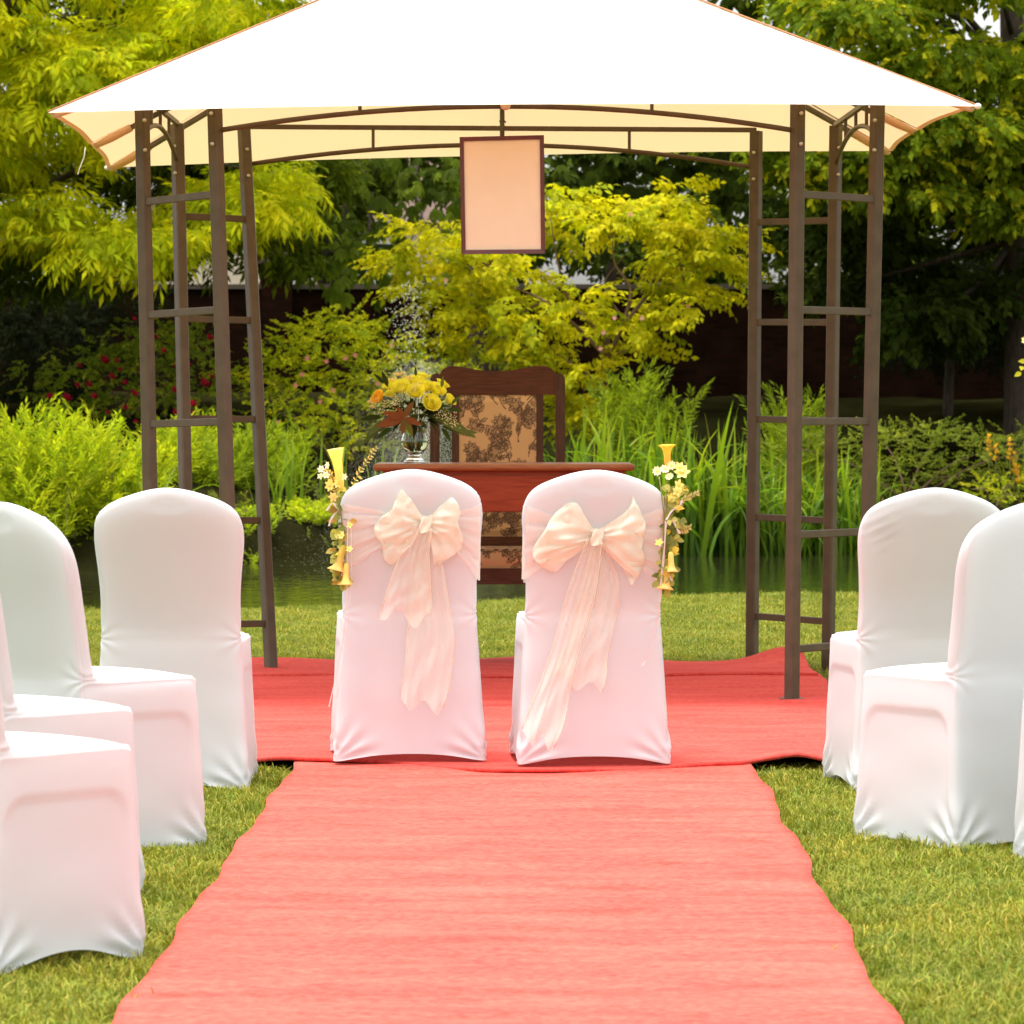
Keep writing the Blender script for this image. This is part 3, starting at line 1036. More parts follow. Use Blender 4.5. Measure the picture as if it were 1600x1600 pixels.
# ------------------------------------------------------------------ upholstered chair behind the table
BD = 20.25
uc = thing('upholstered_chair', 'dark oak chair with tan floral upholstery and scalloped crest behind the table', 'chair', (W(778, 0, BD)[0], BD, .05))
ou = np.array((W(778, 0, BD)[0], BD, .05))
bx = lambda p: (p - 800) * BD / F
bz = lambda p: HC - (p - 627) * BD / F


def plate(poly, y0, y1):
    n = len(poly)
    V = [(x, y0, z) for x, z in poly] + [(x, y1, z) for x, z in poly]
    return V, [tuple(range(n)), tuple(range(2 * n - 1, n - 1, -1))] + [(i, (i + 1) % n, n + (i + 1) % n, n + i)[::-1] for i in range(n)]


px_ = [687, 689, 692, 697, 704, 712, 722, 740, 760, 780, 800, 818, 834, 846, 856, 863, 867, 868]
py_ = [586, 581, 577, 574, 572, 572, 573, 577, 579.5, 580, 578.5, 575, 572, 571.5, 573, 577, 582, 586]
poly = [(bx(x), bz(y)) for x, y in zip(px_, py_)] + [(bx(868), bz(617)), (bx(687), bz(617))]
mb = MB(); mb.add(*plate(poly[::-1], BD - .020, BD + .012)); cr = mk('crest_rail', mb, M['walnut'], uc, ou)
for (a, b) in ((672, 687), (868, 883)):
    zt = 586
    ear = [(bx(a), bz(840)), (bx(b), bz(840)), (bx(b), bz(zt - 1)), (bx((a + b) / 2 + (2 if a < 700 else -2)), bz(zt - 3)), (bx(a + 3), bz(zt)), (bx(a if a < 700 else a), bz(zt + 6))]
    if a > 800: ear = [(bx(a), bz(840)), (bx(b), bz(840)), (bx(b), bz(zt + 6)), (bx(b - 3), bz(zt)), (bx((a + b) / 2), bz(zt - 3)), (bx(a), bz(zt - 1))]
    mb = MB(); mb.add(*plate(ear, BD - .024, BD + .016)); mk('back_post', mb, M['walnut_v'], uc, ou)
    mb = MB(); mb.box((bx(a), BD - .022, .045), (bx(b), BD + .014, bz(840))); mk('leg', mb, M['walnut_v'], uc, ou)
for (a, b) in ((706, 717.5), (838, 849)):
    mb = MB(); mb.box((bx(a), BD - .016, bz(838)), (bx(b), BD + .008, bz(617))); mk('back_stile', mb, M['walnut_v'], uc, ou)
mb = MB(); mb.box((bx(687), BD - .020, bz(860)), (bx(868), BD + .01, bz(838))); mk('lower_rail', mb, M['walnut'], uc, ou)


def toile(w_, h_, seed, res=.0034):
    """printed floral scrolls, returned as ink density on a grid"""
    r = np.random.default_rng(seed)
    nx, nz = int(w_ / res), int(h_ / res)
    X, Z = np.meshgrid(np.arange(nx) * res, np.arange(nz) * res)
    ink = np.zeros_like(X)

    def blob(cx, cz, L_, Wd, a, ser=8, depth=.3, dens=.85):
        dx, dz = X - cx, Z - cz
        u = (dx * cos(a) + dz * sin(a)) / L_
        v = (-dx * sin(a) + dz * cos(a)) / Wd
        prof = np.clip(np.sin(pi * np.clip(u, 0, 1)), 0, 1) ** .7 * (1 - depth * (.5 + .5 * np.sin(ser * 2 * pi * u)))
        ins = (u > 0) & (u < 1) & (np.abs(v) < prof)
        vein = (np.abs(v) < .10) | (np.abs(((u * 5 + np.abs(v) * 1.4) % 1) - .5) < .13)
        ink[ins] = np.maximum(ink[ins], np.where(vein[ins], .25, dens))

    def stem(P, wd):
        for (x0, z0), (x1, z1) in zip(P[:-1], P[1:]):
            dx, dz = x1 - x0, z1 - z0
            l2 = dx * dx + dz * dz + 1e-12
            t_ = np.clip(((X - x0) * dx + (Z - z0) * dz) / l2, 0, 1)
            dd = np.hypot(X - x0 - t_ * dx, Z - z0 - t_ * dz)
            ink[dd < wd] = .9
    for k in range(int(w_ * h_ * 175) + 5):
        cx, cz = r.uniform(-.02, w_), r.uniform(-.04, h_)
        a = r.uniform(.6, 2.5)
        P = []
        x, z = cx, cz
        curl = r.choice([-1, 1]) * r.uniform(3, 9)
        for q in range(14):
            P.append((x, z))
            x += .010 * cos(a); z += .010 * sin(a); a += curl * .010
        stem(P, .0024)
        for q in (3, 5, 7, 9, 11):
            blob(P[q][0], P[q][1], r.uniform(.035, .062), r.uniform(.010, .018), a + r.choice([-1, 1]) * r.uniform(.6, 1.4), 4)
        fx, fz = P[-1]
        npet = r.integers(6, 10)
        R_ = r.uniform(.030, .048)
        for q in range(npet):
            blob(fx, fz, R_, R_ * .30, 2 * pi * q / npet + .2, 3, .2)
        ink[np.hypot(X - fx, Z - fz) < R_ * .28] = .4
    g = r.uniform(size=ink.shape)
    return X, Z, np.clip(ink * (.85 + .3 * g), 0, 1)


def upholstery(name, x0, x1, z0, z1, y, puff, seed, parent, flat=False, y1=None):
    X, Z, ink = toile(x1 - x0, z1 - z0, seed)
    u, v = X / X.max(), Z / Z.max()
    edge = np.minimum(np.minimum(u, 1 - u) * (x1 - x0), np.minimum(v, 1 - v) * (z1 - z0))
    h = puff * smooth(-.004, .035, edge)
    P = np.stack([x0 + u * (x1 - x0), y - h, z0 + v * (z1 - z0)], -1)
    mb = MB(); mb.grid(P - ou)
    V = np.concatenate(mb.V)
    me = raw_mesh(name, V, mb.Fc)
    at = me.attributes.new('Ink', 'FLOAT_COLOR', 'POINT')
    tan, dark = np.array((.62, .38, .17)), np.array((.050, .024, .016))
    Cc = tan * (1 - ink.ravel()[:, None]) + dark * ink.ravel()[:, None]
    at.data.foreach_set('color', np.concatenate([Cc, np.ones((len(Cc), 1))], 1).ravel())
    return link(name, me, M['toile'], parent)


upholstery('back_upholstery', bx(717.5), bx(838), bz(838), bz(617), BD - .014, .012, 3, uc)
mb = MB(); mb.box((bx(718), BD - .012, bz(837)), (bx(837.5), BD + .006, bz(618))); mk('back_board', mb, M['walnut'], uc, ou)
SD = 19.76
sx0, sx1 = (668 - 800) * SD / F, (886 - 800) * SD / F
sz = lambda p: HC - (p - 627) * SD / F
upholstery('seat_upholstery', sx0 + .01, sx1 - .01, sz(888), sz(861), SD + .012, .010, 8, uc)
mb = MB(); mb.add(*rounded_slab(sx0 + .012, sx1 - .012, SD + .013, BD - .03, sz(888), sz(858), .02)); mk('seat_cushion', mb, mat('tan_cloth', (.46, .27, .12), (.10, .05, .03), scale=45, rough=.85, p0=.45, p1=.55), uc, ou)
mb = MB(); mb.box((sx0, SD, sz(913)), (sx1, SD + .03, sz(888))); mk('seat_rail', mb, M['walnut'], uc, ou)
for x in (sx0, sx1 - .03):
    mb = MB(); mb.box((x, SD + .031, sz(913)), (x + .03, BD - .03, sz(888))); mk('seat_rail', mb, M['walnut'], uc, ou)
for x in (sx0 + .002, sx1 - .047):
    mb = MB(); mb.box((x, SD + .002, .045), (x + .045, SD + .047, sz(913) + .001)); mk('leg', mb, M['walnut_v'], uc, ou)

# ------------------------------------------------------------------ covered banquet chairs
SEAT = .472
US = [-1, -.85, -.5, 0, .5, .85, 1]
VS_ = [0, .055, .16, .27, .355, .42]


def back_y(z):
    """rear surface of the cover in chair space (seat faces +y)"""
    return np.interp(z, [0, .2, .48, .62, .80, .97], [-.045, -.022, 0, -.020, -.068, -.122])


def back_hw(z):
    return np.interp(z, [0, .05, .25, .48, .56, .66, .80, .87, .90], [.250, .247, .234, .219, .213, .217, .236, .238, .238])


def cover_mesh(name, shoulder=0.0, seed=0, hem=1.0):
    ZL = [0, .05, .18, .33, .405, .447, SEAT]
    V, key = [], {}

    def vid(k, p):
        if k not in key:
            key[k] = len(V); V.append(p)
        return key[k]
    nl = len(ZL)
    arch = {k: hem * v for k, v in {0: 0, 1: .006, 2: .040, 3: .050, 4: .040, 5: .006, 6: 0}.items()}
    archs = {k: hem * v for k, v in {1: .010, 2: .042, 3: .042, 4: .010}.items()}

    def foot(lev):
        z = ZL[lev]; t_ = z / SEAT
        return z, back_hw(z), .243 + (.222 - .243) * t_, back_y(z), .436 + (.412 - .436) * t_

    def rear(lev, i):
        z, wr, wf, yr, yf = foot(lev)
        zz = z + (arch[i] if lev == 0 else .4 * arch[i] if lev == 1 else 0)
        ins = (.016 * (1 - US[i] ** 2)) * (1 - (z / SEAT)) if lev < 5 else 0
        return vid(('r', lev, i), (wr * US[i], yr + ins, zz))

    def front(lev, i):
        z, wr, wf, yr, yf = foot(lev)
        zz = z + (arch[i] if lev == 0 else .4 * arch[i] if lev == 1 else 0)
        return vid(('f', lev, i), (wf * US[i], yf, zz))

    def side(s_, lev, j):
        i = 0 if s_ < 0 else 6
        if j == 0: return rear(lev, i)
        if j == 5: return front(lev, i)
        z, wr, wf, yr, yf = foot(lev)
        f = VS_[j] / .42
        zz = z + (archs[j] if lev == 0 else .4 * archs[j] if lev == 1 else 0)
        return vid(('s', s_, lev, j), (s_ * (wr + (wf - wr) * f), yr + (yf - yr) * f, zz))

    def seat(j, i):
        if i in (0, 6): return side(-1 if i == 0 else 1, nl - 1, j)
        if j == 5: return front(nl - 1, i)
        f = VS_[j] / .42
        z, wr, wf, yr, yf = foot(nl - 1)
        cr = .016 * (1 - US[i] ** 4) + (.004 if j in (2, 3) else 0)
        return vid(('t', j, i), ((wr + (wf - wr) * f) * US[i], yr + (yf - yr) * f, SEAT + cr))
    TK = [0, .10, .32, .60, .85, 1.0]
    ztop = {0: .850, 1: .894, 2: .929, 3: .960, 4: .929, 5: .894, 6: .850}

    def back(k, i, fr):
        if k == 0: return seat(1, i) if fr else rear(nl - 1, i)
        z0 = SEAT + (.016 if fr and 0 < i < 6 else 0)
        z = z0 + (ztop[i] - z0) * TK[k]
        th = .058 if k < 5 else .040
        hw = back_hw(z) + (.004 if i in (0, 6) and k < 5 else 0) - (.010 if k == 5 and i in (0, 6) else 0)
        bulge = .012 * (1 - US[i] ** 2)
        y = back_y(z) + (th - .006 if fr else (.008 if k == 5 else 0)) + (-bulge * .5 if not fr else bulge * .3)
        return vid(('b', k, i, fr), (hw * US[i], y, z))
    Fc = []
    for l in range(nl - 1):
        for i in range(6):
            Fc.append((rear(l, i), rear(l, i + 1), rear(l + 1, i + 1), rear(l + 1, i)))
            Fc.append((front(l, i), front(l, i + 1), front(l + 1, i + 1), front(l + 1, i)))
        for s_ in (-1, 1):
            for j in range(5):
                Fc.append((side(s_, l, j), side(s_, l, j + 1), side(s_, l + 1, j + 1), side(s_, l + 1, j)))
    for j in range(1, 5):
        for i in range(6):
            Fc.append((seat(j, i), seat(j, i + 1), seat(j + 1, i + 1), seat(j + 1, i)))
    for k in range(5):
        for i in range(6):
            Fc.append((back(k, i, 0), back(k, i + 1, 0), back(k + 1, i + 1, 0), back(k + 1, i, 0)))
            Fc.append((back(k, i, 1), back(k, i + 1, 1), back(k + 1, i + 1, 1), back(k + 1, i, 1)))
        for i in (0, 6):
            Fc.append((back(k, i, 0), back(k, i, 1), back(k + 1, i, 1), back(k + 1, i, 0)))
    for i in range(6):
        Fc.append((back(5, i, 0), back(5, i + 1, 0), back(5, i + 1, 1), back(5, i, 1)))
    me = raw_mesh('cage', np.array(V), Fc)
    bm = bmesh.new(); bm.from_mesh(me); bmesh.ops.recalc_face_normals(bm, faces=bm.faces); bm.to_mesh(me); bm.free()
    o = bpy.data.objects.new('cage', me); COL.objects.link(o)
    md = o.modifiers.new('s', 'SUBSURF'); md.levels = 3; md.render_levels = 3
    dg = bpy.context.evaluated_depsgraph_get(); dg.update()
    m2 = bpy.data.meshes.new_from_object(o.evaluated_get(dg))
    bpy.data.objects.remove(o); bpy.data.meshes.remove(me)
    m2.name = name
    n = len(m2.vertices)
    co = np.empty(n * 3); m2.vertices.foreach_get('co', co); co = co.reshape(-1, 3)
    no = np.empty(n * 3); m2.vertices.foreach_get('normal', no); no = no.reshape(-1, 3)
    x, y, z = co.T
    disp = np.zeros(n)
    t_ = np.clip(z / SEAT, 0, 1)
    # panels below the seat frame lie a little behind the frame
    wz = .243 + (.222 - .243) * t_
    yr, yf = back_y(z), .436 + (.412 - .436) * t_

    def panel(a, hw_, zt, sel):
        d_ = np.maximum(np.abs(a) - hw_, z - zt)
        cx = np.maximum(np.abs(a) - (hw_ - .06), 0); cz = np.maximum(z - (zt - .06), 0)
        d_ = np.where((np.abs(a) > hw_ - .06) & (z > zt - .06), np.hypot(cx, cz) - .06, d_)
        return sel * -.006 * smooth(.004, -.008, d_)
    low = z < .44
    disp += panel((y - (yr + yf) / 2), (yf - yr) / 2 - .035, .375, (np.abs(no[:, 0]) > .75) & low)
    disp += panel(x, wz - .035, .375, (no[:, 1] > .75) & low)
    # folds fanning up from the four feet and along the hem
    for fx, fy in ((-.25, -.045), (.25, -.045), (-.243, .436), (.243, .436)):
        dh = np.hypot(x - fx, y - fy)
        rr = np.hypot(dh, z)
        an = np.arctan2(z, dh + 1e-6)
        disp += .0050 * np.exp(-((rr - .085) / .055) ** 2) * np.sin(an * 15 + seed + 6 * rr) * (dh > .015)
        disp += .004 * np.exp(-(((z - .052) / .008) ** 2)) * np.exp(-(dh / .05) ** 2)
    disp += .0012 * np.sin(22 * z + 6 * x + seed) * np.sin(9 * x - 7 * z + 2 * seed) * (no[:, 1] < -.5)
    # tension creases where the back meets the seat, and a stitched hem
    for sx_ in (-1, 1):
        rr = np.hypot((x - sx_ * .215), (z - .475))
        disp += .0018 * np.exp(-(rr / .07) ** 2) * np.sin(np.arctan2(z - .475, -(x - sx_ * .215) * sx_ + .01) * 9 + seed)
    disp += .0008 * np.sin(37 * z + 5 * np.sin(7 * x + seed)) * np.sin(11 * (x + y) + seed) * smooth(.44, .30, z)
    # back frame ends behind the cloth: soft step at seat height
    rear_ = (no[:, 1] < -.6)
    disp += rear_ * (.0045 * smooth(.435, .50, z + .035 * (x / .2) ** 2) * smooth(.93, .86, z + .3 * x * x))
    # hollow where the hand slot is
    disp += rear_ * -.004 * smooth(1, .6, np.hypot(x / .062, (z - .893) / .026))
    if shoulder:
        q = np.exp(-(((x + .16) / .055) ** 2)) * np.exp(-((z - .80) / .06) ** 2) * rear_
        disp += .0045 * shoulder * q * np.sin((z - .45 * x) * 190)
    co = co + no * disp[:, None]
    m2.vertices.foreach_set('co', co.ravel())
    m2.polygons.foreach_set('use_smooth', np.ones(len(m2.polygons), bool))
    m2.materials.clear(); m2.materials.append(M['cover'])
    m2.update()
    return m2


COVERS = [cover_mesh('cover', 0, 0, .5), cover_mesh('cover', 1.0, 2, .8), cover_mesh('cover', .25, 4, .55), cover_mesh('cover', 0, 6, 1.05)]
M['pad'] = mat('seat_pad_cloth', (.74, .73, .70), rough=.9)
M['steel'] = mat('pale_enamel', (.72, .71, .68), rough=.5)
# the chair under the cover
mb = MB(); mb.add(*rounded_slab(-.203, .203, .028, .394, .385, SEAT - .010, .03)); seatpad = raw_mesh('seat_pad', np.concatenate(mb.V), mb.Fc, smooth_=False)
mb = MB()
zz = np.linspace(.50, .91, 12); uu_ = np.linspace(-1, 1, 9)
Pf = np.array([[(back_hw(min(z, .82)) * .86 * u * (1 if z < .82 else np.sqrt(max(.02, 1 - ((z - .82) / .125) ** 2))), back_y(z) + .016 + .010 * u * u, z) for u in uu_] for z in zz])
Pb = Pf + np.array((0, .018, 0))
mb.grid(Pf); mb.grid(Pb)
backpad = raw_mesh('back_pad', np.concatenate(mb.V), mb.Fc)


def legmesh(sx, fy):
    """flat tapering leg standing just inside the cover"""
    mb = MB()
    yt, yb_ = (.388, .404) if fy else (.036, .004)
    xt, xb = .200, .222
    V = []
    for (x, y, z, h) in ((xt, yt, .40, .020), (xb, yb_, .004, .014)):
        cx_, cy_ = x - h, y - h if fy else y + h
        V += [(sx * (cx_ + a * h), cy_ + b * h, z) for a, b in ((-1, -1), (1, -1), (1, 1), (-1, 1))]
    mb.add(V, [(0, 1, 2, 3), (7, 6, 5, 4)] + [(k, (k + 1) % 4, 4 + (k + 1) % 4, 4 + k) for k in range(4)])
    return raw_mesh('leg', np.concatenate(mb.V), mb.Fc, smooth_=False)


LEGM = [legmesh(sx, fy) for sx in (-1, 1) for fy in (0, 1)]


def chair(label, loc, rz, cover=0, z=0.0, group=None):
    t_ = thing('covered_chair', label, 'chair', (loc[0], loc[1], z), radians(rz), group)
    link('cover', COVERS[cover], M['cover'], t_)
    link('seat_pad', seatpad, M['pad'], t_)
    link('back_pad', backpad, M['pad'], t_)
    for me_ in LEGM: link('leg', me_, M['steel'], t_)
    return t_


g1 = 'white covered wedding chairs'
CL = chair('white covered chair on the carpet, its bow tied with one short and one long tail', (-.332, 14.55), 4.5, 0, .034, g1)
CR = chair('white covered chair on the carpet, its bow tails swept off towards the other bow chair', (.262, 14.42), 4.0, 2, .034, g1)


def by_front_foot(label, side_, px, py, rz, cover):
    """stand a chair so that one front foot is at that spot on the lawn"""
    D_ = GD(py, -.015); X = (px - 800) * D_ / F
    a = radians(rz); lx, ly = side_ * .243, .436
    return chair(label, (X - (lx * cos(a) - ly * sin(a)), D_ - (lx * sin(a) + ly * cos(a))), rz, cover, -.015, g1)


chair('plain white covered chair standing square beside the carpet runner, smooth back without bow', (-1.066, 13.98), -1.0, 0, -.015, g1)
chair('white covered chair with creased shoulder beside the lifted carpet corner', (1.300, 14.0), 9.0, 1, -.015, g1)
by_front_foot('white covered chair turned inward just behind the smooth plain chair', 1, 330, 1327, -45, 2)
by_front_foot('white covered chair wedged between two others of the angled row', 1, 233, 1404, -45, 0)
by_front_foot('white covered chair ending the row of three, hem arched high over the grass', 1, 235, 1500, -41, 3)
by_front_foot('white covered chair turned inward behind the chair with the creased shoulder', -1, 1327, 1312, 33, 0)
by_front_foot('white covered chair past the turned one by the lawn, only its front leg corner showing', -1, 1575, 1346, 33, 2)


# ------------------------------------------------------------------ organza sashes
def bspl(P, n):
    P = np.asarray(P, float)
    t_ = np.linspace(0, len(P) - 1, n)
    out = np.zeros((n, P.shape[1]))
    for d_ in range(P.shape[1]):
        # catmull-rom
        Q = np.concatenate([[2 * P[0, d_] - P[1, d_]], P[:, d_], [2 * P[-1, d_] - P[-2, d_]]])
        i = np.minimum(t_.astype(int), len(P) - 2); f = t_ - i
        p0, p1, p2, p3 = Q[i], Q[i + 1], Q[i + 2], Q[i + 3]
        out[:, d_] = .5 * ((2 * p1) + (p2 - p0) * f + (2 * p0 - 5 * p1 + 4 * p2 - p3) * f ** 2 + (3 * p1 - p0 - 3 * p2 + p3) * f ** 3)
    return out


def sash(label, ch, px0, s, knot, loops, tails, band, seed):
    """everything in chair space; pixel pairs are turned to metres on the chair's back"""
    r = np.random.default_rng(seed)
    t_ = thing('organza_sash', label, 'sash', tuple(ch.location), ch.rotation_euler.z)
    zc = ch.location.z
    toX = lambda p: (p - px0) * s
    toZ = lambda p: HC - (p - 627) * s - zc
    K = np.array((toX(knot[0]), 0, toZ(knot[1]))); K[1] = back_y(K[2]) - .026

    def surf(x, z, off):
        return np.stack([x, back_y(z) - .006 * (1 - (x / .22) ** 2) - off, z], -1)
    # band: two gathered wings from the chair's edges to the knot, and round the front
    for sd, (zt, zb) in ((-1, band[0]), (1, band[1])):
        u = np.linspace(0, 1, 40)[:, None]; v = np.linspace(0, 1, 25)[None]
        xe = sd * (.222)
        x = K[0] + (xe - K[0]) * u + 0 * v
        zt_, zb_ = toZ(zt), toZ(zb)
        top = K[2] + .016 + (zt_ - K[2] - .016) * (u ** 1.05)
        bot = K[2] - .016 + (zb_ - K[2] + .016) * (u ** 1.35)
        z = top + (bot - top) * v
        fold = (.0055 * np.sin(v * 19 + 2 * u + seed) + .0035 * np.sin(v * 41 - 3 * u + 2 * seed)) * (1 - .45 * u)
        P = surf(x, z, .010 + fold + .012 * (1 - u) ** 4)
        # wrap round the edge
        q = np.linspace(0, 1, 10)[:, None]
        xw = xe + sd * .008 * np.sin(pi * q) + 0 * v
        zw = (zt_ + (zb_ - zt_) * v) + 0 * q
        yw = back_y(zw) - .010 + q * .085 + (.004 * np.sin(v * 19 + 2 + seed))
        P2 = np.stack([xw, yw, zw], -1)
        P = np.concatenate([P, P2[1:]])
        mb = MB(); mb.grid(P); mk('band', mb, M['organza_band'], t_, smooth_=True)
    u = np.linspace(-1, 1, 30)[:, None]; v = np.linspace(0, 1, 12)[None]
    zt_ = toZ((band[0][0] + band[1][0]) / 2); zb_ = toZ((band[0][1] + band[1][1]) / 2)
    z = zt_ + (zb_ - zt_) * v + 0 * u
    mb = MB(); mb.grid(np.stack([(.222 * u) + 0 * v, back_y(z) + .076 + .004 * np.sin(v * 17), z], -1)); mk('band', mb, M['organza_band'], t_, smooth_=True)
    # loops: cloth goes out in front, turns at the tip and comes back behind
    for li, (tip, hi, lo, puff) in enumerate(loops):
        T = np.array((toX(tip[0]), 0, toZ(tip[1])))
        Hh = np.array((toX(hi[0]), 0, toZ(hi[1]))); Ll = np.array((toX(lo[0]), 0, toZ(lo[1])))
        n, mth = 44, 22
        ss = np.linspace(0, 1, n)
        G = np.zeros((n, mth, 3))
        for i, q in enumerate(ss):
            f = np.sin(pi * q) ** .75               # distance from the knot, 0..1..0
            for j, v in enumerate(np.linspace(-1, 1, mth)):
                a = .5 - .5 * v                     # 1 at the upper edge
                edge = Hh * a + Ll * (1 - a)
                bow_ = 1 - v * v
                e = edge + (T - (Hh + Ll) / 2) * bow_
                p = K + (e - K) * f
                p[2] += .010 * v * -1 * (1 - f)
                side_ = cos(pi * q)                 # +1 in front, -1 behind
                dep = .012 + puff * (.55 + .45 * side_) * np.sin(pi * min(1, f * .93)) * (.55 + .45 * bow_) + .012 * f
                cr = (.010 * np.sin(8 * v + 5 * f + li + seed + 2 * np.sin(5 * q)) + .006 * np.sin(15 * v - 9 * q + seed) + .006 * np.sin(13 * q + 4 * v + li)) * (.25 + .75 * f)
                p[0] += .010 * np.sin(6 * v + 9 * q + seed + li) * f
                p[2] += .010 * np.sin(10 * q + 4 * v + seed * 2 + 3 * li) * f
                p[1] = back_y(p[2]) - dep - cr
                G[i, j] = p
        mb = MB(); mb.grid(G); mk('loop', mb, M['organza'], t_, smooth_=True)
    # knot
    mb = MB()
    A = np.linspace(0, 2 * pi, 20)[:, None]; B = np.linspace(-1, 1, 12)[None]
    rad = .020 + .004 * np.sin(3 * A + 4 * B) + .004 * B * B
    mb.grid(np.stack([K[0] + rad * .9 * np.cos(A) + 0 * B, K[1] - .014 - rad * .8 * np.sin(A), K[2] + .026 * B + .004 * np.sin(2 * A)], -1))
    mk('knot', mb, M['organza'], t_, smooth_=True)
    for ti, (path, wid, dep) in enumerate(tails):
        C_ = bspl([(toX(a), toZ(b)) for a, b in path], 60)
        wd = np.interp(np.linspace(0, 1, 60), np.linspace(0, 1, len(wid)), wid)
        G = np.zeros((60, 26, 3))
        tg = np.gradient(C_, axis=0); tg /= np.linalg.norm(tg, axis=1)[:, None]
        for j, v in enumerate(np.linspace(-1, 1, 26)):
            f = np.linspace(0, 1, 60)
            nx, nz = tg[:, 1], -tg[:, 0]
            amp = wd * (.16 + .10 * f)
            x = C_[:, 0] - nx * wd * v * (1 + .10 * np.sin(9 * f + seed + ti)) + .006 * np.sin(13 * f + 2 * v + ti) * f
            z = C_[:, 1] - nz * wd * v + .022 * f ** 6 * np.sin(5 * v + 2 * ti + seed) + .004 * np.sin(16 * f + 3 * v)
            y = back_y(z) - dep - .012 - amp * (.5 + .5 * np.sin(v * 5.2 + 2.2 * np.sin(4 * f + ti) + seed)) - .006 * np.sin(24 * f + 5 * v) * f - .004 * np.sin(v * 14 + 6 * f)
            G[:, j] = np.stack([x, y, z], -1)
        mb = MB(); mb.grid(G); tl = mk('tail', mb, M['organza_tail'], t_, smooth_=True)
        for j in (0, 25):                      # stitched edge
            mb = MB(); mb.tube(G[::2, j], .0016, 5); mk('edge_stitching', mb, M['ribbon_edge'], tl, smooth_=True)
    return t_


M['ribbon_edge'] = clothmat('organza_edge', (.95, .84, .68), trans=.3, rough=.5)
sash('cream organza sash tied in a bow with a short crumpled tail over a long one', CL, 646, .002072, (668, 818),
     [((592, 832), (634, 766), (622, 880), .038), ((724, 836), (706, 778), (688, 888), .038)],
     [([(668, 828), (672, 900), (678, 1000), (663, 1104)], [.020, .060, .075, .066], .004),
      ([(664, 822), (652, 870), (644, 920), (636, 966)], [.026, .050, .066, .086], .030)],
     [(786, 898), (790, 908)], 1)
sash('cream organza sash tied in a wide bow, long tails sweeping down to one side', CR, 928, .002054, (930, 838),
     [((836, 850), (888, 780), (858, 892), .040), ((1004, 848), (990, 778), (992, 912), .040)],
     [([(930, 846), (938, 910), (925, 990), (900, 1068)], [.022, .052, .075, .070], .004),
      ([(926, 842), (906, 930), (872, 1050), (838, 1158)], [.024, .042, .050, .046], .028)],
     [(790, 906), (792, 918)], 5)

# ------------------------------------------------------------------ flower posies tied to the bow chairs
YEL, GOLD, CREAM, ORANGE = (.90, .80, .32), (.86, .70, .20), (.93, .89, .70), (.88, .64, .28)


def flat_leaf(parent, org, p, dr, L_, wd, col, m, up=(0, -1, .4), name='leaf', fold=.12, droop=.2):
    V, Fc = leaf_shape(L_, wd, fold, droop, 3)
    dr = np.array(dr, float); dr /= np.linalg.norm(dr)
    y = np.cross(np.array(up, float), dr); y /= np.linalg.norm(y) + 1e-9
    z = np.cross(dr, y)
    mb = MB(); mb.add(V @ np.stack([dr, y, z], 1).T + np.asarray(p), Fc)
    mb.C = [col] * len(Fc)
    return mk(name, mb, m, parent, org, True, fixn=False)


def trumpet(parent, org, a, b, r0, r1, c0, c1, name='trumpet_flower'):
    """flower tube from a (stalk) to b (open lip)"""
    a, b = np.array(a, float), np.array(b, float)
    L_ = np.linalg.norm(b - a); z = (b - a) / L_
    ref = np.array((0, 1., 0)); x = np.cross(ref, z); x /= np.linalg.norm(x); y = np.cross(z, x)
    prof = [(r0 * .4, 0), (r0 * .8, .05), (r0, .2), (r0 * 1.0, .5), (r0 * 1.15, .7), (r0 * 1.5, .85), (r1, .96), (r1 * 1.05, 1.0), (r1 * .9, .99), (r0 * 1.1, .82), (r0 * .7, .5)]
    mb = MB(); mb.lathe([(q, h * L_) for q, h in prof], n=18, cap0=True, cap1=True, wav=[0, 0, 0, .03, .06, .10, .22, .28, .22, .06, 0])
    mb.xform(np.stack([x, y, z], 1), a)
    nf = len(mb.Fc)
    mb.C = [tuple(np.array(c0) + (np.array(c1) - np.array(c0)) * min(1, (k // 18) / 7)) for k in range(nf)]
    return mk(name, mb, M['petal'], parent, org, True)


def blossom(parent, org, c, R_, n, col, ctr, tilt=(0, -1, .3), wd=.62):
    """open flower of n petals facing tilt"""
    z = np.array(tilt, float); z /= np.linalg.norm(z)
    x = np.cross((0, 0, 1.), z); x /= np.linalg.norm(x) + 1e-9; y = np.cross(z, x)
    mb = MB(); C = []
    for k in range(n):
        a = 2 * pi * k / n
        V, Fc = leaf_shape(R_, wd, .05, -.25, 2)
        dr = cos(a) * x + sin(a) * y
        yy = np.cross(z, dr)
        mb.add(V @ np.stack([dr, yy, z], 1).T + np.asarray(c), Fc); C += [col] * len(Fc)
    n0 = len(mb.Fc)
    mb2 = MB(); mb2.lathe([(.001, .30 * R_), (.2 * R_, .24 * R_), (.28 * R_, .1 * R_), (.22 * R_, 0)], n=10)
    mb2.xform(np.stack([x, y, z], 1), c)
    mb.add(np.concatenate(mb2.V), mb2.Fc); C += [ctr] * len(mb2.Fc)
    mb.C = C
    return mk('blossom', mb, M['petal'], parent, org, True, fixn=False)


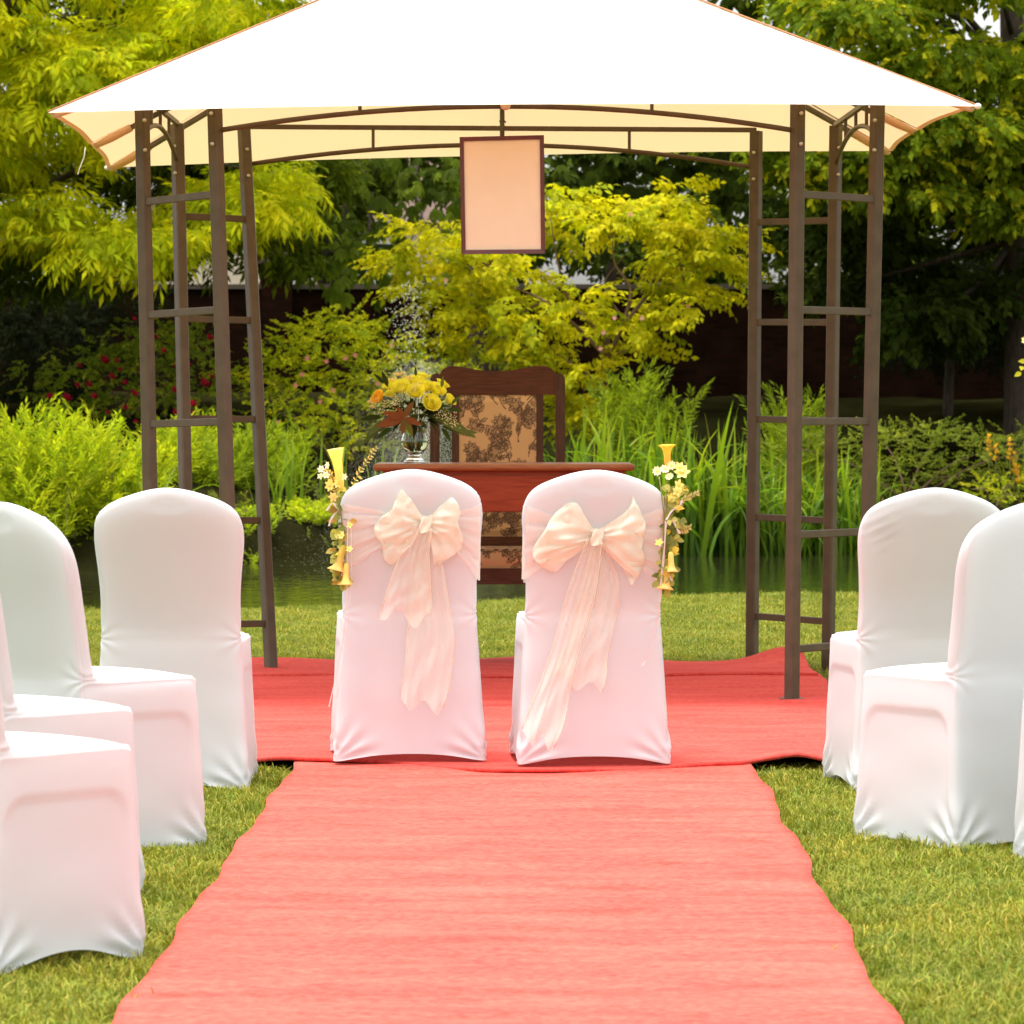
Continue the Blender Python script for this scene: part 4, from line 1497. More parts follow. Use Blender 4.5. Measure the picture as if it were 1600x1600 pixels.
def posy(label, D_, items, seed, sx):
    org = W(items['base'][0], items['base'][1], D_)
    t_ = thing('flower_posy', label, 'flowers', org)
    r = np.random.default_rng(seed)
    S = D_ / F
    # stems
    for P in items['stems']:
        mb = MB(); Q = bspl([W(a, b, D_ + r.normal(0, .01)) for a, b in P], 18); mb.tube(Q, np.linspace(.0028, .0016, 18), 6); mk('stem', mb, M['stem'], t_, org, True)
    # leaves all along the garland
    gp = bspl([W(a, b, D_) for a, b in items['garland']], 60)
    for k in range(150):
        f = r.uniform(0, 1); p = gp[int(f * 59)] + r.normal(0, 1, 3) * np.array((.013, .012, .008)) * (1.25 - .5 * f)
        dr = np.array((r.normal(sx * .25, .9), r.normal(-.3, .5), r.normal(-.5, .6)))
        c = np.array([(.30, .33, .10), (.45, .44, .14), (.16, .19, .06), (.60, .50, .10), (.36, .22, .06)][r.choice(5, p=[.34, .25, .2, .13, .08])]) * np.exp(r.normal(0, .15))
        flat_leaf(t_, org, p, dr, r.uniform(.018, .036), r.uniform(.5, .85), tuple(c), M['leaf'])
    for P in items['sprigs']:
        Q = bspl([W(a, b, D_) for a, b in P], 16)
        mb = MB(); mb.tube(Q, .0012, 5); mk('sprig_stem', mb, M['stem'], t_, org, True)
        for k in range(2, 16):
            for s_ in (-1, 1):
                tgt = Q[k] - Q[k - 1]; tgt /= np.linalg.norm(tgt)
                nn = np.array((-tgt[2], 0, tgt[0])) * s_
                flat_leaf(t_, org, Q[k], tgt * .7 + nn + r.normal(0, .25, 3), r.uniform(.012, .022) * (1.1 - .03 * k), .38, tuple(np.array(items['sprigcol']) * np.exp(r.normal(0, .15))), M['petal'])
    for (a, b, r0, r1, c0, c1) in items['trumpets']:
        trumpet(t_, org, W(a[0], a[1], D_ - .02), W(b[0], b[1], D_ - .025), r0, r1, c0, c1)
    for (x, y, rad, n, c, ct) in items['blossoms']:
        blossom(t_, org, W(x, y, D_ - .03), rad, n, c, ct, (r.normal(0, .5), -1, r.normal(.3, .4)))
    for P, wd in items['ribbons']:
        Q = bspl([W(a, b, D_ - .022) for a, b in P], 40)
        f = np.linspace(0, 1, 40)
        tw = np.sin(6 * f + seed)
        side_ = np.stack([np.cos(tw), np.sin(tw), 0 * tw], 1) * wd / 2
        mb = MB(); mb.grid(np.stack([Q - side_, Q, Q + side_], 1)); mk('ribbon', mb, M['ribbon'], t_, org, True)
    return t_


posy('yellow flower posy with sprig and hanging garland tied to the chair of the straight-tailed bow', 14.48, dict(
    base=(535, 915), stems=[[(524, 765), (532, 800), (538, 850)], [(512, 760), (530, 800), (536, 870)], [(545, 770), (538, 810), (540, 900)]],
    garland=[(532, 768), (536, 800), (532, 840), (530, 880), (538, 912)],
    sprigs=[[(538, 790), (555, 750), (572, 722), (588, 700)], [(528, 780), (520, 750), (512, 735)]], sprigcol=(.62, .48, .12),
    trumpets=[((533, 762), (524, 701), .0135, .021, GOLD, YEL), ((537, 852), (526, 892), .011, .024, (.60, .50, .06), ORANGE), ((541, 880), (540, 914), .009, .018, GOLD, YEL)],
    blossoms=[(502, 733, .014, 6, CREAM, YEL), (509, 742, .015, 6, CREAM, YEL), (500, 744, .012, 5, CREAM, YEL), (512, 727, .014, 6, CREAM, YEL), (516, 758, .022, 7, GOLD, ORANGE), (527, 756, .016, 6, YEL, GOLD), (521, 776, .018, 6, ORANGE, GOLD), (538, 745, .012, 6, CREAM, YEL), (534, 836, .016, 6, YEL, GOLD), (547, 820, .014, 5, YEL, GOLD), (546, 858, .014, 5, YEL, GOLD), (520, 706, .012, 5, CREAM, YEL)],
    ribbons=[([(540, 796), (530, 798), (520, 786), (510, 798)], .009), ([(538, 798), (526, 800), (517, 812), (514, 822)], .008),
             ([(543, 798), (543, 850), (542, 930), (536, 1000), (524, 1060), (514, 1104)], .005), ([(548, 800), (549, 900), (540, 1010), (527, 1090)], .003)]), 3, -1)
posy('yellow trumpet and daisy posy with leafy garland tied to the chair of the swept bow', 14.36, dict(
    base=(1040, 918), stems=[[(1043, 740), (1042, 790), (1040, 860)], [(1030, 745), (1036, 790), (1040, 830)], [(1038, 775), (1038, 806), (1036, 850), (1032, 910)]],
    garland=[(1056, 760), (1050, 800), (1050, 840), (1044, 880), (1036, 915)],
    sprigs=[[(1052, 800), (1066, 782), (1078, 776), (1091, 770)], [(1058, 826), (1068, 828), (1078, 824)]], sprigcol=(.50, .42, .16),
    trumpets=[((1043, 728), (1042, 695), .0105, .022, (.78, .56, .12), (.82, .58, .10)), ((1048, 862), (1049, 894), .009, .018, GOLD, ORANGE), ((1043, 884), (1039, 921), .010, .022, (.60, .46, .04), ORANGE)],
    blossoms=[(1027, 736, .017, 9, CREAM, YEL), (1039, 733, .017, 9, CREAM, YEL), (1049, 727, .017, 9, CREAM, YEL), (1046, 745, .016, 9, CREAM, YEL), (1066, 738, .028, 6, YEL, GOLD), (1062, 730, .02, 6, YEL, GOLD), (1060, 758, .022, 5, YEL, GOLD), (1048, 778, .017, 5, GOLD, YEL), (1058, 768, .018, 5, YEL, GOLD), (1030, 848, .016, 5, GOLD, YEL)],
    ribbons=[([(1041, 812), (1050, 798), (1062, 790), (1066, 782)], .009), ([(1040, 812), (1052, 815), (1058, 826), (1062, 834)], .009), ([(1040, 890), (1046, 900), (1050, 908)], .007),
             ([(1040, 814), (1038, 860), (1032, 930), (1026, 970), (1014, 1020), (1004, 1040)], .0065), ([(1042, 816), (1034, 890), (1030, 950), (1028, 990), (1033, 1000)], .004)]), 4, 1)

# ------------------------------------------------------------------ vase and bouquet on the table
VD = TD + .22
vS = VD / F
vc = W(648, 0, VD)
vase = thing('glass_vase', 'clear footed glass vase of water on the mahogany table', 'vase', (vc[0], VD, tz))
ov = np.array((vc[0], VD, tz))
prof = [(.046, 0), (.050, .004), (.046, .012), (.030, .022), (.022, .028), (.034, .042), (.050, .060), (.060, .082), (.060, .098), (.053, .120), (.050, .140), (.054, .154), (.058, .160)]
inner = [(.054, .160), (.050, .153), (.046, .140), (.049, .120), (.056, .098), (.056, .082), (.046, .062), (.028, .046), (.004, .042)]
mb = MB(); mb.lathe(prof + inner, (vc[0], VD, tz + .0005), 32); mk('glass', mb, M['glass'], vase, ov, True)
mb = MB(); mb.lathe([(.003, .0425), (.027, .0465), (.0455, .0625), (.0555, .083), (.0555, .098), (.0535, .106), (.002, .1065)], (vc[0], VD, tz), 32); mk('water', mb, M['vase_water'], vase, ov, True)

bo = thing('rose_bouquet', 'bouquet of yellow roses with dark leaves standing in the glass vase', 'bouquet', (vc[0], VD, tz + .08))
ob_ = np.array((vc[0], VD, tz + .08))
r = np.random.default_rng(12)


def rose(c, R_, axis, col):
    z = np.array(axis, float); z /= np.linalg.norm(z)
    x = np.cross((.3, .1, 1.), z); x /= np.linalg.norm(x); y = np.cross(z, x)
    mb = MB(); C = []
    for ring, (nn, rad, hgt, opn) in enumerate(((3, .34, .95, .05), (4, .55, .90, .12), (5, .78, .80, .25), (5, .98, .62, .5))):
        for k in range(nn):
            a0 = 2 * pi * (k + .37 * ring) / nn
            U = np.linspace(-1, 1, 7); Tt = np.linspace(0, 1, 7)
            G = np.zeros((7, 7, 3))
            for i, t_ in enumerate(Tt):
                for j, u in enumerate(U):
                    a = a0 + u * (pi / nn) * 1.35
                    prof_ = np.sin(min(t_ * 1.25, 1) * pi / 2) ** .8
                    rr = R_ * rad * prof_ * (1 + opn * t_ ** 4) * (1 - .06 * u * u)
                    h = R_ * (-.75 + (hgt + .75) * t_) * (1 - .12 * u * u * t_) + R_ * .04 * sin(5 * u + ring)
                    G[i, j] = rr * cos(a) * x + rr * sin(a) * y + h * z
            m_ = MB(); m_.grid(G)
            mb.add(np.concatenate(m_.V) + c, m_.Fc)
            cc = np.array(col) * np.exp(r.normal(0, .07)) * (1 - .12 * (ring == 0))
            C += [tuple(cc)] * len(m_.Fc)
    mb.C = C
    return mk('rose', mb, M['petal'], bo, ob_, True, fixn=False)


ROSE = (.84, .82, .10)
cen = np.array((vc[0], VD, HC - (650 - 627) * vS))
for (x, y, dd, s_, col) in ((650, 597, .0, 1.0, ROSE), (627, 607, -.06, 1.1, ROSE), (611, 603, .0, .95, ROSE), (665, 606, -.04, 1.0, ROSE), (681, 611, -.03, 1.1, ROSE), (649, 614, -.09, 1.05, ROSE),
                            (592, 622, -.05, .95, (.80, .52, .05)), (673, 631, -.10, 1.1, ROSE), (702, 626, .0, .8, ROSE), (637, 597, .06, .95, ROSE), (690, 602, .06, .9, ROSE), (660, 590, .08, .9, ROSE), (612, 615, .09, .95, ROSE)):
    c = W(x, y, VD + dd)
    rose(c, .027 * s_, (c - cen) + np.array((0, -.09, .05)), col)
    mb = MB(); mb.tube(bspl([c + (c - cen) * -.08, (c + cen) / 2 + (0, 0, -.02), np.array((vc[0] + r.normal(0, .012), VD + r.normal(0, .012), tz + .06))], 10), .0022, 5); mk('stem', mb, M['stem'], bo, ob_, True)
DG = [(.035, .055, .012), (.06, .085, .02), (.025, .035, .01), (.10, .12, .035)]
for k in range(85):                                 # dark foliage through the dome
    a = r.uniform(0, 2 * pi); h = r.uniform(-.35, .75)
    dr = np.array((cos(a), sin(a) * .8, h)); dr /= np.linalg.norm(dr)
    p = cen + dr * np.array((.09, .08, .07)) * r.uniform(.4, 1.15)
    flat_leaf(bo, ob_, p, dr + r.normal(0, .25, 3), r.uniform(.05, .085), r.uniform(.32, .5), tuple(np.array(DG[r.integers(0, 4)]) * np.exp(r.normal(0, .15))), M['leaf_dark'], (0, -.4, 1), droop=.3)
for (x0, y0, x1, y1, L_) in ((600, 600, 586, 583, .05), (606, 605, 598, 580, .05), (690, 606, 692, 588, .05), (698, 640, 722, 640, .07), (705, 632, 716, 620, .06), (690, 640, 704, 650, .07), (690, 665, 712, 672, .07), (690, 668, 705, 688, .06), (684, 655, 740, 675, .09),
                             (606, 655, 570, 680, .06), (600, 660, 566, 690, .05), (612, 668, 588, 684, .06), (598, 652, 562, 652, .06), (650, 588, 649, 574, .04)):
    p, q = W(x0, y0, VD - .06), W(x1, y1, VD - .08)
    flat_leaf(bo, ob_, p, q - p, max(L_, np.linalg.norm(q - p)), .3, tuple(np.array(DG[r.integers(0, 4)]) * 1.3), M['leaf_dark'], (0, -1, .7))
for P in ([(615, 662), (590, 672), (566, 690), (561, 695)], [(690, 660), (715, 672), (738, 678)], [(600, 650), (570, 655), (560, 650)]):   # ferny side sprays
    Q = bspl([W(a, b, VD - .05) for a, b in P], 14)
    mb = MB(); mb.tube(Q, .0012, 5); mk('stem', mb, M['stem'], bo, ob_, True)
    for k in range(2, 14):
        for s_ in (-1, 1):
            tg = Q[k] - Q[k - 1]; tg /= np.linalg.norm(tg)
            flat_leaf(bo, ob_, Q[k], tg + s_ * np.array((-tg[2], 0, tg[0])) * .8, .026, .32, (.11, .15, .05), M['leaf'])
fc = W(631, 653, VD - .135)                          # russet fatsia leaf
for a_, L_, cc in ((165, .100, 0), (196, .125, 0), (120, .058, 0), (60, .085, 1), (-20, .085, 0), (-62, .085, 2), (-95, .075, 1)):
    a = radians(a_)
    flat_leaf(bo, ob_, fc, (cos(a), -.12, sin(a)), L_, .36, [(.22, .075, .03), (.20, .095, .035), (.15, .14, .03)][cc], M['leaf_dark'], (0, -1, .25), 'russet_leaf', .08, .1)
mb = MB()                                           # gypsophila
for k in range(330):
    a = r.uniform(0, 2 * pi); h = r.uniform(-.55, .85)
    cl = r.integers(0, 14)
    ca = [(600, 632), (612, 630), (618, 625), (594, 640), (664, 620), (690, 645), (697, 655), (710, 660), (585, 630), (600, 645), (630, 612), (650, 606), (705, 650), (622, 634)][cl]
    p = W(ca[0] + r.normal(0, 5), ca[1] + r.normal(0, 5), VD - .10 + r.normal(0, .02))
    m2 = MB(); m2.lathe([(.0006, -.002), (.0026, 0), (.0006, .0022)], p, 5); mb.add(np.concatenate(m2.V), m2.Fc)
mb.C = [(.82, .75, .55)] * len(mb.Fc)
gy = mk('gypsophila', mb, M['petal'], bo, ob_, True); tag(gy, kind='stuff')
for (x, y) in ((616, 592), (624, 586), (632, 589), (640, 592), (619, 585), (610, 594), (630, 583), (641, 588), (578, 628), (582, 636)):
    blossom(bo, ob_, W(x, y, VD - .03 + r.normal(0, .02)), .014, 10, (.82, .70, .42), (.70, .5, .08), (r.normal(0, .3), -.5, 1))

# ------------------------------------------------------------------ trees and shrubs across the pond
def limb(parent, org, P, r0, r1, m, name='limb', n=9, k=14):
    Q = bspl(P, k)
    mb = MB(); mb.tube(Q, np.linspace(r0, r1, k), n)
    return mk(name, mb, m, parent, org, True)


def pads_to_leaves(r, pads, per, tpls, scale, col, droop=.4, jit=.35):
    PP, DD = [], []
    for c_, rad in pads:
        n = max(6, int(per * (rad[0] * rad[1] + rad[0] * rad[2]) / .35))
        p, d_ = pad_points(r, c_, rad, n, droop)
        PP.append(p); DD.append(d_)
    return place(tpls, np.concatenate(PP), np.concatenate(DD), scale, col, r, jit)


def hit(px, py, boxes):
    return any(x0 < px < x1 and y0 < py < y1 for x0, y0, x1, y1 in boxes)


def random_pads(r, n, xr, yr, dr, rad, flat=.5, avoid=(), sep=.55):
    out = []
    tries = 0
    while len(out) < n and tries < n * 40:
        tries += 1
        px, py, D_ = r.uniform(*xr), r.uniform(*yr), r.uniform(*dr)
        if hit(px, py, avoid): continue
        c_ = W(px, py, D_)
        R_ = r.uniform(*rad)
        if any(np.linalg.norm(c_ - o_[0]) < sep * (R_ + o_[1][0]) for o_ in out): continue
        out.append((c_, (R_, R_, R_ * flat * r.uniform(.8, 1.2))))
    return out


# bright ash-leaved tree
r = np.random.default_rng(21)
tA = W(-60, 640, 49); tA[2] = ground_z(tA[0], tA[1])
t = thing('tree', 'bright yellow-green tree with drooping feathery leaves spreading behind the canopy corner', 'tree', tA)
limb(t, tA, [tA + (0, 0, -.2), tA + (.1, 0, 2.2), tA + (.25, -.3, 5), tA + (.3, -.4, 9)], .22, .08, M['bark'], 'trunk')
back_ = random_pads(r, 44, (-330, 450), (-80, 420), (49.5, 52.5), (.5, .8), .6, [(-10, 190, 70, 300), (60, 40, 110, 110)], .42)
pads = random_pads(r, 36, (-330, 470), (-60, 400), (45.5, 48.5), (.36, .62), .42, [(420, 330, 520, 460), (-10, 200, 70, 320)], .5)
pads += random_pads(r, 26, (-380, 560), (-620, -60), (44, 51), (.55, .95), .45, (), .5)
back_ += random_pads(r, 30, (-850, -330), (-300, 400), (48, 52.5), (.6, .95), .6, (), .42)
pads += [(W(400, 300, 46.5), (.36, .36, .2)), (W(430, 270, 46.3), (.3, .3, .16)), (W(300, 330, 46.5), (.42, .4, .2)), (W(150, 120, 45.6), (.6, .5, .3)), (W(60, 330, 46), (.5, .4, .25)), (W(390, 340, 46.8), (.34, .3, .16)), (W(200, 380, 47.2), (.45, .4, .2)), (W(90, 160, 45.8), (.55, .5, .28)), (W(330, 90, 46), (.6, .5, .3)), (W(20, 60, 45.8), (.5, .5, .28))]
for c_, rad in pads[::3]:
    limb(t, tA, [tA + (.25, -.3, min(7, max(2.2, c_[2] - 1.4))), (tA + c_) / 2 + (0, 0, c_[2] / 2 - .2), c_], .05, .008, M['bark'], 'limb', 6, 8)
tp = [spray_pinnate(r, 3, L=.26, pairs=3, ll=.155, lw=.30, droop=.3) for _ in range(5)]
colA = colmix([(.56, .56, .012), (.46, .52, .012), (.68, .62, .014), (.28, .36, .012)], [4, 4, 3, 2])
tag(leafobj('crown', pads_to_leaves(r, pads, 46, tp, (.7, 1.1), colA, .35), M['leaf'], t, tA), kind='stuff')
tag(leafobj('crown', pads_to_leaves(r, back_, 34, tp, (.8, 1.2), colmix([(.10, .14, .012), (.06, .09, .010), (.16, .20, .012)], [4, 3, 2]), .4), M['leaf_dark'], t, tA), kind='stuff')  # back leaves coloured dark, painting the shade between the clumps

# oak-like tree with yellow young tips
r = np.random.default_rng(22)
tB = W(1600, 640, 49); tB[2] = ground_z(tB[0], tB[1])
t = thing('tree', 'large dark green tree with yellow young leaf tips over the shaded lawn', 'tree', tB)
limb(t, tB, [tB + (0, 0, -.2), tB + (-.03, 0, 1.6), tB + (-.1, .1, 4), tB + (-.2, .2, 9)], .24, .10, M['bark'], 'trunk')
gapsB = [(1170, 250, 1235, 440), (1440, 330, 1570, 410), (1060, 300, 1150, 700)]
outer = random_pads(r, 44, (1090, 1800), (-40, 330), (45.0, 48.0), (.36, .62), .5, gapsB, .5)
top = random_pads(r, 24, (1000, 1900), (-620, -40), (44, 51), (.55, .95), .5, (), .5)
inner_ = random_pads(r, 40, (1180, 1850), (180, 520), (47.5, 51), (.36, .6), .55, gapsB, .5)
outer += [(W(1290, 290, 45.6), (.4, .4, .25)), (W(1420, 250, 45.4), (.5, .4, .25)), (W(1540, 300, 45.6), (.5, .45, .25)), (W(1480, 90, 45.4), (.55, .5, .3)), (W(1330, 60, 46), (.5, .5, .3)), (W(1580, 190, 45.4), (.5, .4, .28))]
for c_, rad in (outer + inner_)[::3]:
    limb(t, tB, [tB + (-.1, .1, min(7, max(2.4, c_[2] - 1.0))), (tB + c_) / 2 + (0, 0, c_[2] / 2), c_], .05, .008, M['bark'], 'limb', 6, 8)
tp = [spray_simple(r, 12, .30, .115, .62, .35, 1.1, 1) for _ in range(5)]
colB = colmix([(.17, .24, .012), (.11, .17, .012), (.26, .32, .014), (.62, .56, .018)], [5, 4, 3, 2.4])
top += random_pads(r, 40, (900, 2300), (-900, -60), (49, 60), (.8, 1.3), .5, (), .45)  # unseen overhead pads, added to shade the ground below
colB_shade = colmix([(.055, .085, .014), (.035, .055, .010), (.085, .115, .016)], [4, 4, 2])  # darker tones for inner leaves, interior shade put into their colour
cr_ = pads_to_leaves(r, outer + top, 70, tp, (.75, 1.15), colB, .5)
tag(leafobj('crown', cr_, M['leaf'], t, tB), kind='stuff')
tag(leafobj('crown', pads_to_leaves(r, inner_, 75, tp, (.8, 1.2), colB_shade, .5), M['leaf_dark'], t, tB), kind='stuff')

# horse chestnut with big hanging palmate leaves
r = np.random.default_rng(23)
tC = W(760, 620, 56); tC[2] = ground_z(tC[0], tC[1])
t = thing('chestnut_tree', 'dark horse chestnut with large hanging palmate leaves in front of the house', 'tree', tC)
limb(t, tC, [tC + (0, 0, -.2), tC + (0, 0, 2), tC + (-.2, 0, 5), tC + (-.2, 0, 9)], .26, .12, M['bark'], 'trunk')
pm = [palmate(r) for _ in range(4)]
pmm = []
for T in pm:
    cc = [(.085, .125, .014)] * len(T.Fc)
    for cs in ((.12, .175, .014), (.08, .12, .012), (.17, .23, .018)):
        pmm.append(raw_mesh('leaf', T.V, T.Fc, [cs] * len(T.Fc), False))
for m_ in pmm: m_.materials.append(M['leaf'])
gapsC = [(620, 385, 700, 445), (560, 250, 600, 262), (470, 330, 500, 420), (480, 255, 515, 290)]
pads = random_pads(r, 34, (455, 1180), (120, 330), (53, 56), (.45, .75), .6, gapsC, .45)
pads += random_pads(r, 26, (300, 1250), (-560, 120), (51, 57), (.7, 1.1), .6, (), .45)
pads += [(W(540, 300, 52.5), (.5, .4, .35)), (W(640, 290, 52.5), (.5, .4, .35)), (W(560, 400, 53), (.36, .3, .25)), (W(980, 270, 54), (.7, .5, .35)), (W(1080, 300, 55), (.6, .5, .4)), (W(900, 290, 55), (.6, .5, .3)), (W(860, 400, 57), (.5, .4, .2)), (W(1060, 380, 57), (.6, .5, .35)), (W(760, 420, 57), (.5, .4, .25))]
cr = leafobj('crown', pads_to_leaves(r, pads, 22, pm, (.8, 1.3), colmix([(.055, .085, .012), (.04, .06, .010), (.085, .12, .014)], [4, 3, 2]), .9, .5), M['leaf_dark'], t, tC)
tag(cr, kind='stuff')
n = 0
while n < 130:                                      # the leaves one can tell apart
    px, py = r.uniform(462, 725), r.uniform(235, 475)
    if hit(px, py, gapsC + [(455, 335, 500, 475), (600, 440, 740, 480), (455, 430, 510, 480)]): continue
    D_ = r.uniform(51.2, 52.6)
    o = link('leaf', pmm[r.integers(0, len(pmm))], None, cr)
    o.location = tuple(W(px, py, D_) - tC)
    a = -pi / 2 + r.normal(0, .9)
    o.rotation_euler = (r.normal(0, .3), r.uniform(.35, 1.15), a)
    s_ = r.uniform(.75, 1.35); o.scale = (s_, s_, s_)
    n += 1
for (a, b, c_) in (((500, 300), (540, 320), (520, 400)), ((600, 260), (580, 330), (570, 430)), ((650, 260), (660, 330), (640, 380))):
    limb(t, tC, [tC + (-.2, 0, 5), W(*a, 54), W(*b, 52.4), W(*c_, 52)], .05, .006, M['bark'], 'limb', 6, 12)

# golden small tree with oval leaflets
r = np.random.default_rng(24)
tD = W(935, 690, 47); tD[2] = ground_z(tD[0], tD[1])
t = thing('golden_tree', 'small golden-leaved tree with open twisting branches behind the upholstered chair', 'tree', tD)
w47 = lambda a, b, dd=0: W(a, b, 47 + dd)
limb(t, tD, [tD + (0, 0, -.2), w47(940, 600), w47(950, 560), w47(948, 525)], .055, .035, M['twig'], 'trunk')
for P, r0 in (([(950, 560), (975, 500), (985, 450), (960, 410), (957, 350)], .030), ([(950, 560), (900, 510), (850, 470), (800, 450), (740, 440)], .026), ([(948, 530), (890, 470), (870, 400), (860, 340)], .022), ([(965, 520), (1020, 450), (1060, 400), (1100, 350)], .026), ([(975, 500), (955, 470), (945, 440), (975, 400)], .016),
              ([(850, 470), (790, 500), (740, 500), (690, 470)], .016), ([(800, 450), (740, 400), (690, 390), (640, 410)], .016), ([(940, 600), (880, 560), (820, 520), (780, 510)], .018), ([(1060, 400), (1070, 470), (1030, 520), (1000, 540)], .014), ([(955, 560), (985, 545), (1010, 560)], .008), ([(1000, 460), (1040, 420), (1085, 425)], .01)):
    limb(t, tD, [w47(a, b, .25 * sin(a * .05)) for a, b in P], r0, .004, M['twig'], 'branch', 7, 16)
PD = [(640, 410, 46), (660, 375, 40), (700, 360, 40), (690, 410, 45), (740, 420, 50), (720, 460, 48), (770, 440, 45), (760, 490, 42), (800, 470, 38), (830, 500, 34), (700, 490, 34), (870, 310, 42), (900, 330, 38), (930, 355, 36), (885, 365, 34), (985, 330, 40), (960, 345, 34), (1055, 310, 38), (1040, 335, 36), (1070, 365, 48), (1110, 370, 44), (1135, 365, 32), (1090, 405, 46), (1120, 420, 38), (1050, 400, 40), (1100, 450, 40), (1060, 455, 36), (1090, 480, 30), (910, 470, 34), (890, 500, 38), (920, 520, 34), (870, 540, 36), (980, 490, 34), (1010, 510, 38), (960, 510, 30), (1000, 540, 26), (760, 530, 40), (720, 530, 32), (800, 540, 34), (840, 560, 34), (905, 580, 40), (925, 610, 42), (940, 640, 38), (900, 630, 38), (915, 670, 36), (860, 450, 22), (1020, 360, 30), (790, 400, 34), (840, 300, 30), (820, 420, 26), (650, 450, 24)]
pads = []
for (a, b, R_) in PD:
    D_ = 47 + r.normal(0, .35)
    pads.append((W(a, b, D_), (R_ * D_ / F * .82, R_ * D_ / F * .8, R_ * D_ / F * .55)))
tp = [spray_pinnate(r, 4, L=.17, pairs=3, ll=.092, lw=.6, droop=.25, ang=1.2) for _ in range(5)]
colD = colmix([(0.504, 0.476, 0.010), (0.600, 0.532, 0.012), (0.378, 0.406, 0.010), (0.280, 0.336, 0.012)], [4, 4, 3, 1.5])
tag(leafobj('crown', pads_to_leaves(r, pads, 56, tp, (.7, 1.1), colD, .2), M['leaf'], t, tD), kind='stuff')
for (a, b) in ((943, 520), (938, 545), (960, 497), (697, 438), (1075, 478), (985, 335), (1003, 497)):
    blossom(t, tD, W(a, b, 46.2), .028, 6, (.75, .38, .33), (.7, .3, .2))

# dark trees beyond the wall, sky showing between them
r = np.random.default_rng(27)
for label, xs_, yr, n_, tk, gaps in (
        ('dark tree beyond the wall between the gate pillar and the chestnut', (415, 600), (250, 450), 16, 510, ()),
        ('dark tree beyond the wall showing sky through its leaves behind the golden tree', (730, 1175), (250, 450), 34, 960, [(845, 405, 975, 432), (1150, 260, 1180, 440)]),
        ('dark tree beyond the wall showing sky through its leaves behind the yellow-tipped tree', (1210, 1700), (250, 450), 40, 1380, [(1430, 330, 1560, 385)])):
    b0 = W(tk, 560, 64); b0[2] = ground_z(b0[0], b0[1])
    t = thing('tree', label, 'tree', b0)
    limb(t, b0, [b0 + (0, 0, -.2), b0 + (0, 0, 2.5), b0 + (.1, 0, 5)], .16, .06, M['bark'], 'trunk')
    pads = random_pads(r, n_, xs_, yr, (62.5, 66), (.4, .62), .7, gaps, .42)
    tp = [spray_simple(r, 12, .34, .13, .6, .35, 1.1, 1) for _ in range(4)]
    tag(leafobj('crown', pads_to_leaves(r, pads, 26, tp, (.8, 1.2), colmix([(.05, .075, .010), (.035, .05, .008), (.09, .12, .012)], [4, 4, 2]), .4), M['leaf_dark'], t, b0), kind='stuff')

# dark yew-like mass and thin trunk at the shaded wall
r = np.random.default_rng(25)
for k, (label, xs_, yr, dd, n_, tk) in enumerate((
        ('dark evergreen bush in deep shade below the bright feathery tree', (-700, 230), (400, 640), (53.5, 56), 80, (120, 560)),
        ('dark evergreen bush filling the shade below the yellow-tipped tree', (1380, 2200), (420, 570), (54, 57), 56, (1480, 590)))):
    b0 = W(tk[0], tk[1], 55.3); b0[2] = ground_z(b0[0], b0[1])
    t = thing('evergreen_bush', label, 'bush', b0)
    limb(t, b0, [b0 + (0, 0, -.1), b0 + (.05, 0, 1.2), b0 + (.02, 0, 2.6)], .07, .04, M['bark'], 'trunk')
    tp = [spray_simple(r, 16, .3, .07, .45, .3, 1.0, 1) for _ in range(4)]
    pads = random_pads(r, n_, xs_, yr, dd, (.35, .6), .7, (), .4)
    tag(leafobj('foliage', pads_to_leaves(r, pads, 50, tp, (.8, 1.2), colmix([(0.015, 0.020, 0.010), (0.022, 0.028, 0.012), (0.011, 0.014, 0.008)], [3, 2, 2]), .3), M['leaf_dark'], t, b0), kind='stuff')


def bush(name, label, base, pads_px, D_, per, tpls, cols, m, scale=(.8, 1.15), droop=.15, flowers=(), cat='bush', jit=.5, dj=.35, flat=.8, stems=7):
    b0 = W(base[0], base[1], D_); b0[2] = ground_z(b0[0], b0[1])
    t = thing(name, label, cat, b0)
    pads = []
    for (a, b, R_) in pads_px:
        Dq = D_ + r.normal(0, dj)
        q = R_ * Dq / F
        c_ = W(a, b, Dq)
        gz_ = float(ground_z(c_[0], c_[1]))
        c_[2] = max(c_[2], gz_ + .02)
        pads.append((c_, (q, q, q * flat)))
    for k in range(stems):
        c_ = pads[r.integers(0, len(pads))][0]
        limb(t, b0, [b0 + (r.normal(0, .06), r.normal(0, .06), -.05), (b0 + c_) / 2 + (0, 0, .08), c_], .014, .004, M['twig'], 'stem', 5, 8)
    tag(leafobj('foliage', pads_to_leaves(r, pads, per, tpls, scale, cols, droop, jit), m, t, b0), kind='stuff')
    return t, b0, pads


small = [spray_simple(r, 14, .22, .055, .55, .15, 1.0, 1) for _ in range(4)]
tiny = [spray_simple(r, 16, .16, .028, .6, .1, 1.0, 1) for _ in range(4)]
lance = [spray_simple(r, 20, .42, .10, .24, .05, .9, 1) for _ in range(4)]

